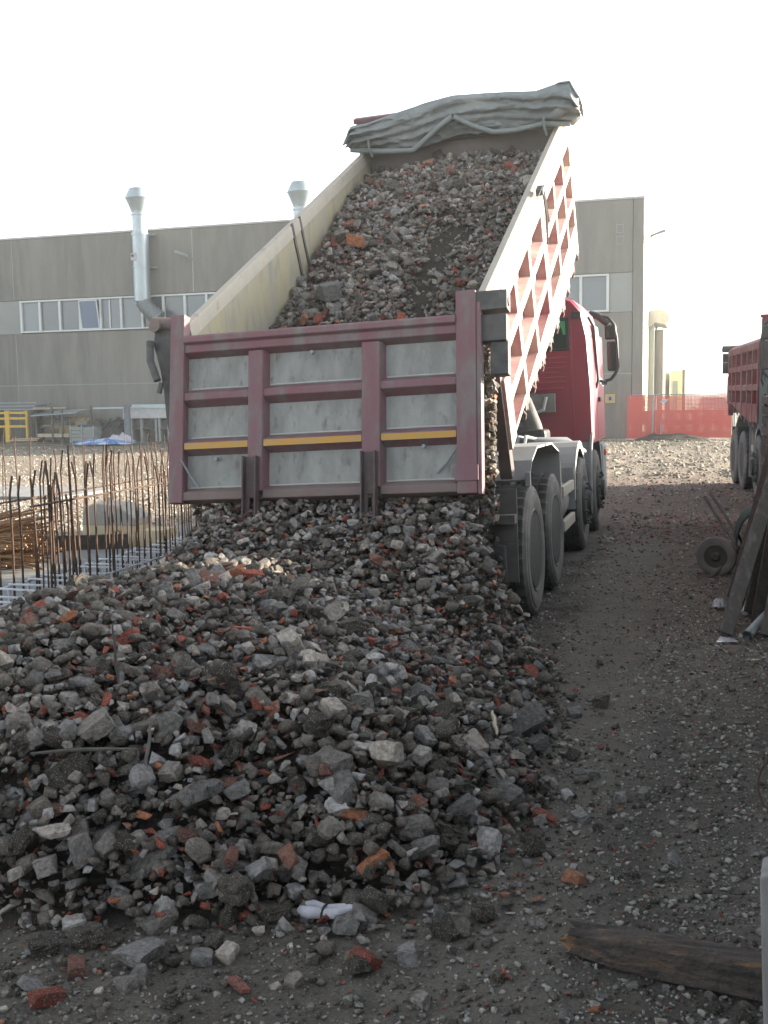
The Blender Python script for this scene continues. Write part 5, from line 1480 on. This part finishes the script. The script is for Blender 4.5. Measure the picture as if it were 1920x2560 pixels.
m = MB(); m.add([(-.5, -.15, 1.42), (-.3, -.15, 1.40), (-.12, -.15, 1.56), (-.4, -.15, 1.52), (-.5, -.17, 1.42), (-.3, -.17, 1.40), (-.12, -.17, 1.56), (-.4, -.17, 1.52)], [(0, 1, 2, 3), (4, 5, 6, 7)]); m.build('white_rag', M_['white_cloth'], fc)

car = empty('parked_car', (3.15, 50.5, 0), (0, 0, math.pi)); tag(car, 'grey green car parked nose on behind the orange net fence', 'car')
m = MB()
rows = [(1.95, .70, .34, .60), (1.90, .80, .28, .74), (1.2, .86, .24, .92), (.95, .87, .24, .95), (.2, .88, .24, .98), (-1.7, .86, .26, .98), (-2.0, .80, .32, .85)]
vs = []; fs = []
for y_, w_, z0_, z1_ in rows:
    vs += [(-w_ + .06, y_, z0_), (-w_, y_, z0_ + .12), (-w_, y_, z1_ - .14), (-w_ + .12, y_, z1_), (w_ - .12, y_, z1_), (w_, y_, z1_ - .14), (w_, y_, z0_ + .12), (w_ - .06, y_, z0_)]
for r_ in range(len(rows) - 1):
    for i in range(8): fs.append((r_ * 8 + i, r_ * 8 + (i + 1) % 8, (r_ + 1) * 8 + (i + 1) % 8, (r_ + 1) * 8 + i))
fs += [tuple(range(8)), tuple((len(rows) - 1) * 8 + i for i in range(8))]
m.add(vs, fs); cb = m.build('body', M_['car_paint'], car, smooth=35)
m = MB(); 
def loop(y_, w_, z_): return [(-w_, y_, z_), (w_, y_, z_)]
m.add([(-.80, 1.02, .93), (.80, 1.02, .93), (-.62, .30, 1.44), (.62, .30, 1.44), (-.62, -1.0, 1.46), (.62, -1.0, 1.46), (-.78, -1.75, .97), (.78, -1.75, .97)], [(0, 1, 3, 2), (2, 3, 5, 4), (4, 5, 7, 6), (0, 2, 4, 6), (1, 7, 5, 3), (0, 6, 7, 1)])
m.build('glasshouse', M_['glass_grey'], car, bevel=.05)
m = MB(); m.box(-.60, .60, -1.0, .28, 1.445, 1.50); m.build('roof', M_['car_paint'], car, bevel=.03)
for sx in (-1, 1):
    m = MB(); m.box(sx * .62 - .16, sx * .62 + .16, 1.86, 1.93, .60, .74); m.build('headlight', M_['light_grey'], car, bevel=.03)
    m = MB(); m.box(sx * .95 - .08, sx * .95 + .08, .75, .86, .95, 1.07); m.build('mirror', M_['car_paint'], car, bevel=.03)
    for y_ in (1.25, -1.25):
        m = MB(); m.lathe([(.2, -.1), (.3, -.1), (.32, -.07), (.32, .07), (.3, .1), (.2, .1)], 20, Matrix.Translation((sx * .78, y_, .32)) @ Matrix.Rotation(R(90), 4, 'Y'), 0, True); w0 = m.build('wheel', M_['rubber'], car, smooth=40)
        m = MB(); m.lathe([(.2, -.06), (.2, .06), (.05, .08), (0, .08)], 14, Matrix.Translation((sx * .78, y_, .32)) @ Matrix.Rotation(R(90) * sx, 4, 'Y')); m.build('rim', M_['light_grey'], w0, smooth=40)
m = MB(); m.box(-.5, .5, 1.94, 1.97, .42, .58); m.build('grille', M_['black_plastic'], car, bevel=.01)
m = MB(); m.box(-.27, .27, 1.975, 1.985, .36, .47); m.build('number_plate', M_['white_paint'], car)
m = MB(); m.box(-.80, .80, 1.90, 1.98, .24, .34); m.build('bumper', M_['light_grey'], car, bevel=.02)

# ------------------------------------------------------------------ wheelbarrow
wb = empty('wheelbarrow', (2.75, 3.9, 0)); tag(wb, 'dark green wheelbarrow tipped on its nose beside the leaning boards', 'wheelbarrow')
loc = lambda x, y, z: (x - 2.75, y - 3.9, z)
MWL = Matrix.Translation(loc(2.70, 3.75, .20)) @ Matrix.Rotation(R(-12), 4, 'Z') @ Matrix.Rotation(R(90), 4, 'X')
m = MB(); m.lathe([(.115, -.045), (.16, -.05), (.19, -.035), (.20, 0), (.19, .035), (.16, .05), (.115, .045)], 32, MWL, 0, True); wo = m.build('wheel', M_['rubber'], wb, smooth=40)
m = MB(); m.lathe([(.118, -.03), (.10, -.02), (.05, -.03), (.03, -.06), (0, -.06)], 20, MWL); m.lathe([(.118, .03), (.10, .02), (.05, .03), (.03, .06), (0, .06)], 20, MWL); m.build('rim', M_['rim_shaded'], wo, smooth=30)
m = MB()
m.tube([loc(2.58, 4.55, .72), loc(2.72, 4.3, .52), loc(2.88, 4.0, .30), loc(2.93, 3.9, .20), loc(2.70, 3.70, .20)], .017, 8)
m.tube([loc(2.64, 4.75, .74), loc(2.80, 4.5, .52), loc(2.95, 4.2, .30), loc(2.97, 4.0, .22), loc(2.72, 3.84, .20)], .017, 8)
m.tube([loc(2.92, 3.95, .27), loc(2.80, 3.8, .14), loc(2.64, 3.55, .01)], .017, 8)
m.tube([loc(2.97, 4.1, .27), loc(2.85, 3.95, .14), loc(2.72, 3.75, .02)], .017, 8)
m.build('tube_frame', M_['dark_steel'], wb, smooth=50)
# tray: a shallow curved bowl lying on its front
NU, NV = 18, 14
U, V = np.meshgrid(np.linspace(0, 1, NU), np.linspace(-1, 1, NV), indexing='ij')
a_ = U * 1.9
cx = 2.89 + .30 * (1 - np.cos(a_)) * .62; cz = .30 + .30 * np.sin(a_) * 1.25 * (1 - .15 * V ** 2)
cy = 4.2 + V * .36 * (1 - .15 * U)
tr = grid_mesh('tray', cx - 2.75, cy - 3.9, cz, M_['green_barrow'], wb); sd_ = tr.modifiers.new('plate', 'SOLIDIFY'); sd_.thickness = .006
m = MB(); m.tube([(cx[i, 0] - 2.75, cy[i, 0] - 3.9, cz[i, 0]) for i in range(NU)], .010, 6); m.tube([(cx[-1, j] - 2.75, cy[-1, j] - 3.9, cz[-1, j]) for j in range(NV)], .010, 6); m.build('tray_rim', M_['green_barrow'], wb, smooth=50)

# ------------------------------------------------------------------ boards leaning on a timber stack at the right
tsx = empty('timber_stack', (3.75, 3.6, 0)); tag(tsx, 'high stack of dark formwork timber just outside the right edge, enlarged to cast shade', 'timber stack')  # stack made longer and higher to shade the lane and wheels
k = 0
for lay in range(13):
    for j in range(3):
        m = MB(); x_ = -.28 + j * .42; z_ = .06 + lay * .145
        L = 2.55 + r4.normal(0, .15)
        if z_ > 1.7 and False: continue
        m.box(x_ - .19, x_ + .19, -2.5 + r4.normal(0, .06), L, z_, z_ + .115); m.build('timber', M_['wood_dark'] if (lay + j) % 3 else M_['wood_grey'], tsx, bevel=.006)
    if lay % 2 == 0:
        for y_ in (-2.0, .1, 2.1):
            m = MB(); m.box(-.45, .75, y_ - .04, y_ + .04, .06 + lay * .145 + .117, .06 + lay * .145 + .143) if False else m.box(-.45, .75, y_ - .04, y_ + .04, lay * .145 + .032, lay * .145 + .058); m.build('spacer', M_['wood_grey'], tsx)
shade_stack = copy_tree(tsx); shade_stack.location = (3.80, 7.35, 0); shade_stack.scale = (1, .36, .92); shade_stack['label'] = 'unseen dark timber stack added for shade beyond the first, towards the teal truck'  # unseen copy added to block the sun gap on the lane
tsx['group'] = shade_stack['group'] = 'timber stacks along the lane'
def board(label, a, c_, w_, h_, m_, roll=0.0, grp='boards leaning on the timber stack'):
    mb = MB(); mb.beam(a, c_, w_, h_, 0, (0, 0, 1), roll)
    return tag(mb.build('leaning_board', M_[m_], bevel=.006), label, 'board', grp)
board('front grey board leaning steeply, its foot beside the foil scrap', (2.73, 1.0, .01), (3.42, 2.35, 2.15), .11, .035, 'wood_grey', .5)
board('dark brown board leaning behind the front grey board', (2.95, 2.6, .02), (3.32, 3.7, 1.95), .12, .035, 'wood_dark', .3)
board('thin dark lath leaning past the wheelbarrow tray', (2.80, 2.5, .02), (3.28, 3.4, 1.75), .05, .03, 'wood_dark', .2)
board('broad dark board leaning under the front grey board', (3.02, 1.7, .02), (3.34, 2.3, 1.7), .30, .03, 'wood_dark', .9)
board('grey round edged board close to the right picture edge', (3.02, .95, .02), (3.40, 1.75, 1.9), .09, .06, 'wood_grey', .4)
for k_, (a_, c_, w_, h_, m_, ro, lab) in enumerate((((3.0, 1.35, .02), (3.42, 2.6, 2.25), .16, .03, 'wood_dark', .6, 'dark wide board at the very edge, leaning behind the round edged board'),
        ((2.93, 2.1, .02), (3.30, 3.0, 2.05), .10, .04, 'wood_dark', .2, 'dark board leaning close behind the wheelbarrow frame'),
        ((3.05, 3.0, .02), (3.36, 3.9, 2.1), .18, .03, 'wood_dark', .4, 'rearmost dark board leaning beside the tray of the wheelbarrow'),
        ((2.98, 1.55, .02), (3.36, 2.2, 1.5), .07, .05, 'wood_dark', .1, 'short dark batten leaning between the front board and the pipe'),
        ((3.08, 2.2, .05), (3.34, 2.9, 1.95), .20, .025, 'wood_dark', 1.0, 'dark formwork board leaning in the middle of the row'))):
    board(lab, a_, c_, w_, h_, m_, ro)
m = MB(); m.tube([(2.88, .82, .045), (3.02, 1.25, .10), (3.3, 2.0, .18)], .035, 14, caps=False); m.tube([(2.88, .82, .045), (3.02, 1.25, .10), (3.3, 2.0, .18)], .024, 14, caps=False)
tag(m.build('steel_pipe', M_['grey_metal'], smooth=50), 'short grey pipe with open end lying between the leaning boards', 'pipe')
m = MB(); m.tube([(2.90, 1.75, .03), (2.95, 1.95, .14)], .028, 10); tag(m.build('white_tube', M_['light_grey'], smooth=50), 'stub of white tube sticking out of the rubbish under the boards', 'tube')
m = MB(); m.beam((2.84, 2.05, .12), (3.3, 2.3, .20), .05, .02); m.beam((2.85, 1.98, .10), (3.3, 2.15, .16), .04, .02); tag(m.build('lath_pair', M_['wood_dark']), 'two thin laths lying across the foot of the leaning boards', 'laths')
m = MB(); m.add([(0, 0, .012), (.15, .02, .018), (.13, .14, .012), (.03, .11, .03), (0, 0, .016), (.15, .02, .022), (.13, .14, .016), (.03, .11, .034)], [(0, 1, 2, 3), (4, 5, 6, 7), (0, 1, 5, 4), (1, 2, 6, 5), (2, 3, 7, 6), (3, 0, 4, 7)])
o = m.build('foil_scrap', M_['foil']); o.location = (2.66, .72, float(gh(2.66, .72))); tag(o, 'shiny scrap of foil glinting on the soil before the boards', 'foil scrap')
crumple('paper_scrap', 'crumpled pale paper lying left of the leaning board foot', 'paper', (2.70, 2.0, 0), .05, .07, .10, M_['white_cloth'], 15, .3)

# beam and stake at the lower right
m = MB()
A = Vector((2.14, -4.05, .058)); B_ = Vector((3.05, -4.23, .075)); d = (B_ - A).normalized(); sd_ = d.cross(Vector((0, 0, 1))).normalized()
NS = 60; NR = 20; vs = []; fs = []
for i in range(NS):
    t = i / (NS - 1); c0 = A + (B_ - A) * t
    rot = max(0, 1 - t / .18)
    for j in range(NR):
        a = 2 * math.pi * j / NR
        ca, sa = math.cos(a), math.sin(a)
        k_ = (abs(ca) ** 9 + abs(sa) ** 9) ** (-1 / 9)
        w_ = .056 * k_ * ca; h_ = .062 * k_ * sa
        n_ = float(fbm(t * 9 + j * .7, j * 1.3, 77, 3)); g_ = float(vnoise(j * 2.7, t * 2.5, 78))
        ww = w_ * (1 - .35 * rot + .22 * n_ * (1 if t < .45 else .15)); hh_ = h_ * (1 - .55 * rot * (.6 + .9 * n_) + .16 * g_ * (1 if t < .45 else .2))
        p_ = c0 + sd_ * ww + Vector((0, 0, 1)) * hh_ + d * (rot * .05 * n_)
        vs.append(p_)
for i in range(NS - 1):
    for j in range(NR): fs.append((i * NR + j, i * NR + (j + 1) % NR, (i + 1) * NR + (j + 1) % NR, (i + 1) * NR + j))
fs.append(tuple(range(NR))); fs.append(tuple((NS - 1) * NR + j for j in range(NR)))
m.add(vs, fs)
for f_i, f in enumerate(m.f):
    i = f_i // NR; j = f_i % NR
    if (i < 11 and vnoise(i * .45, j * .9, 5) > .05 and j in (8, 9, 10, 11, 12, 13, 14)) or i == -1: m.mi[f_i] = 1
m.mi[-2] = 1
o = m.build('old_beam', [M_['wood_old'], M_['wood_fresh']], smooth=22); tag(o, 'rotten squared timber beam with broken end at the lower right', 'beam')
m = MB(); m.add([(2.722, -4.44, -.05), (2.86, -4.48, -.05), (2.88, -4.38, -.05), (2.742, -4.34, -.05), (2.700, -4.44, .50), (2.85, -4.48, .60), (2.86, -4.38, .61), (2.712, -4.34, .52)], [(0, 1, 2, 3), (4, 5, 6, 7), (0, 1, 5, 4), (1, 2, 6, 5), (2, 3, 7, 6), (3, 0, 4, 7)])
tag(m.build('wood_stake', M_['stake_grey'], bevel=.006), 'pale weathered stake standing at the lower right corner', 'stake')
# wire loop
m = MB(); m.tube([(2.86 + .07 * math.cos(a), -2.6 + .05 * math.sin(a), .12 + .10 * math.sin(a * 1.0)) for a in np.linspace(0, 5.6, 16)], .005, 6); tag(m.build('wire_loop', M_['rust'], smooth=60), 'loop of rusty wire at the right picture edge', 'wire')
# rolled white cloth at the foot of the pile
cl = empty('white_cloth_roll', (1.27, -3.99, 0)); tag(cl, 'white cloth rolled and tied in the middle at the foot of the rubble', 'cloth')
def roll(pts, r0, seed):
    m = MB(); m.tube(pts, r0, 12); return m
g0 = float(gh(1.27, -3.99))
m = MB()
for off in (-.020, .020):
    m.tube([(-.125, off * .4, .036), (-.11, off, .038), (-.06, off * 1.5, .042), (-.01, off * 1.1, .040), (.0, off * .5, .036)], [.012, .024, .028, .024, .014], 12)
    m.tube([(.006, off * .5, .036), (.02, off * 1.0, .040), (.06, off * 1.1, .046), (.10, off * .8 + .01, .055), (.14, off * .3 + .02, .060)], [.014, .023, .024, .019, .012], 12)
m.build('cloth', M_['white_cloth'], cl, smooth=70)
m = MB(); m.tube([(.003, .045 * math.cos(a), .037 + .026 * math.sin(a)) for a in np.linspace(0, 2 * math.pi, 13)], .005, 6); m.build('tie', M_['ink'], cl)
cl.location = (1.27, -4.03, g0); cl.scale = (.74, .8, .8)
# splinters and sticks on the pile
def stick(label, a, c_, w_, m_, name='wood_splinter', h_=None):
    mb = MB(); a = Vector(a); c_ = Vector(c_); mid = (a + c_) / 2 + Vector((0, .0, .01))
    n = 6; pts = [a + (c_ - a) * (i / n) + Vector((.004 * math.sin(i * 2.2), 0, .008 * math.sin(i / n * math.pi))) for i in range(n + 1)]
    mb.tube(pts, [w_ * (.35 + .65 * math.sin((.1 + .85 * i / n) * math.pi)) for i in range(n + 1)], 6)
    return tag(mb.build(name, M_[m_], smooth=50), label, 'splinter')
pz = lambda x, y: float(pile_q(x, y)) + .05
stick('pale dry splinter standing on the lower left of the pile', (.52, -3.92, pz(.52, -3.92) + .03), (.47, -3.75, pz(.47, -3.75) + .11), .008, 'wood_grey')
stick('orange splinter lying on the middle of the pile', (.52, -3.35, pz(.52, -3.35) + .02), (.66, -3.30, pz(.66, -3.30) + .04), .007, 'wood_fresh')
stick('thin dark stick lying on the lower left of the pile', (.05, -3.95, pz(.05, -3.95) + .06), (.45, -3.83, pz(.45, -3.83) + .06), .009, 'wood_grey')
stick('white thin lath lying on the right edge of the pile', (1.66, -2.75, pz(1.66, -2.75) + .05), (1.60, -2.55, pz(1.60, -2.55) + .06), .010, 'wood_pale')
stick('thin dark rod stuck upright in the left of the pile', (.18, -3.5, pz(.18, -3.5) - .03), (.12, -3.42, pz(.12, -3.42) + .20), .006, 'ink', 'rod_end')
crumple('black_rag', 'black rag hanging over the ring cage behind the pile', 'rag', (-2.0, .35, .26), .07, .16, .20, M_['black_plastic'], 19, .6)

# ------------------------------------------------------------------ hazy air
hm = bpy.data.materials.new('haze'); hm.use_nodes = True
hn = hm.node_tree; hn.nodes.clear()
ho = hn.nodes.new('ShaderNodeOutputMaterial'); hv = hn.nodes.new('ShaderNodeVolumePrincipled')
hv.inputs['Color'].default_value = (.93, .96, .95, 1); hv.inputs['Density'].default_value = .0011; hv.inputs['Anisotropy'].default_value = .35
hn.links.new(hv.outputs[0], ho.inputs['Volume'])
m = MB(); m.box(-1040, 1040, -640, 1040, -3.2, 13)
hz = m.build('haze', hm); hz['kind'] = 'stuff'; hz['label'] = 'thin bright morning haze over the building site'
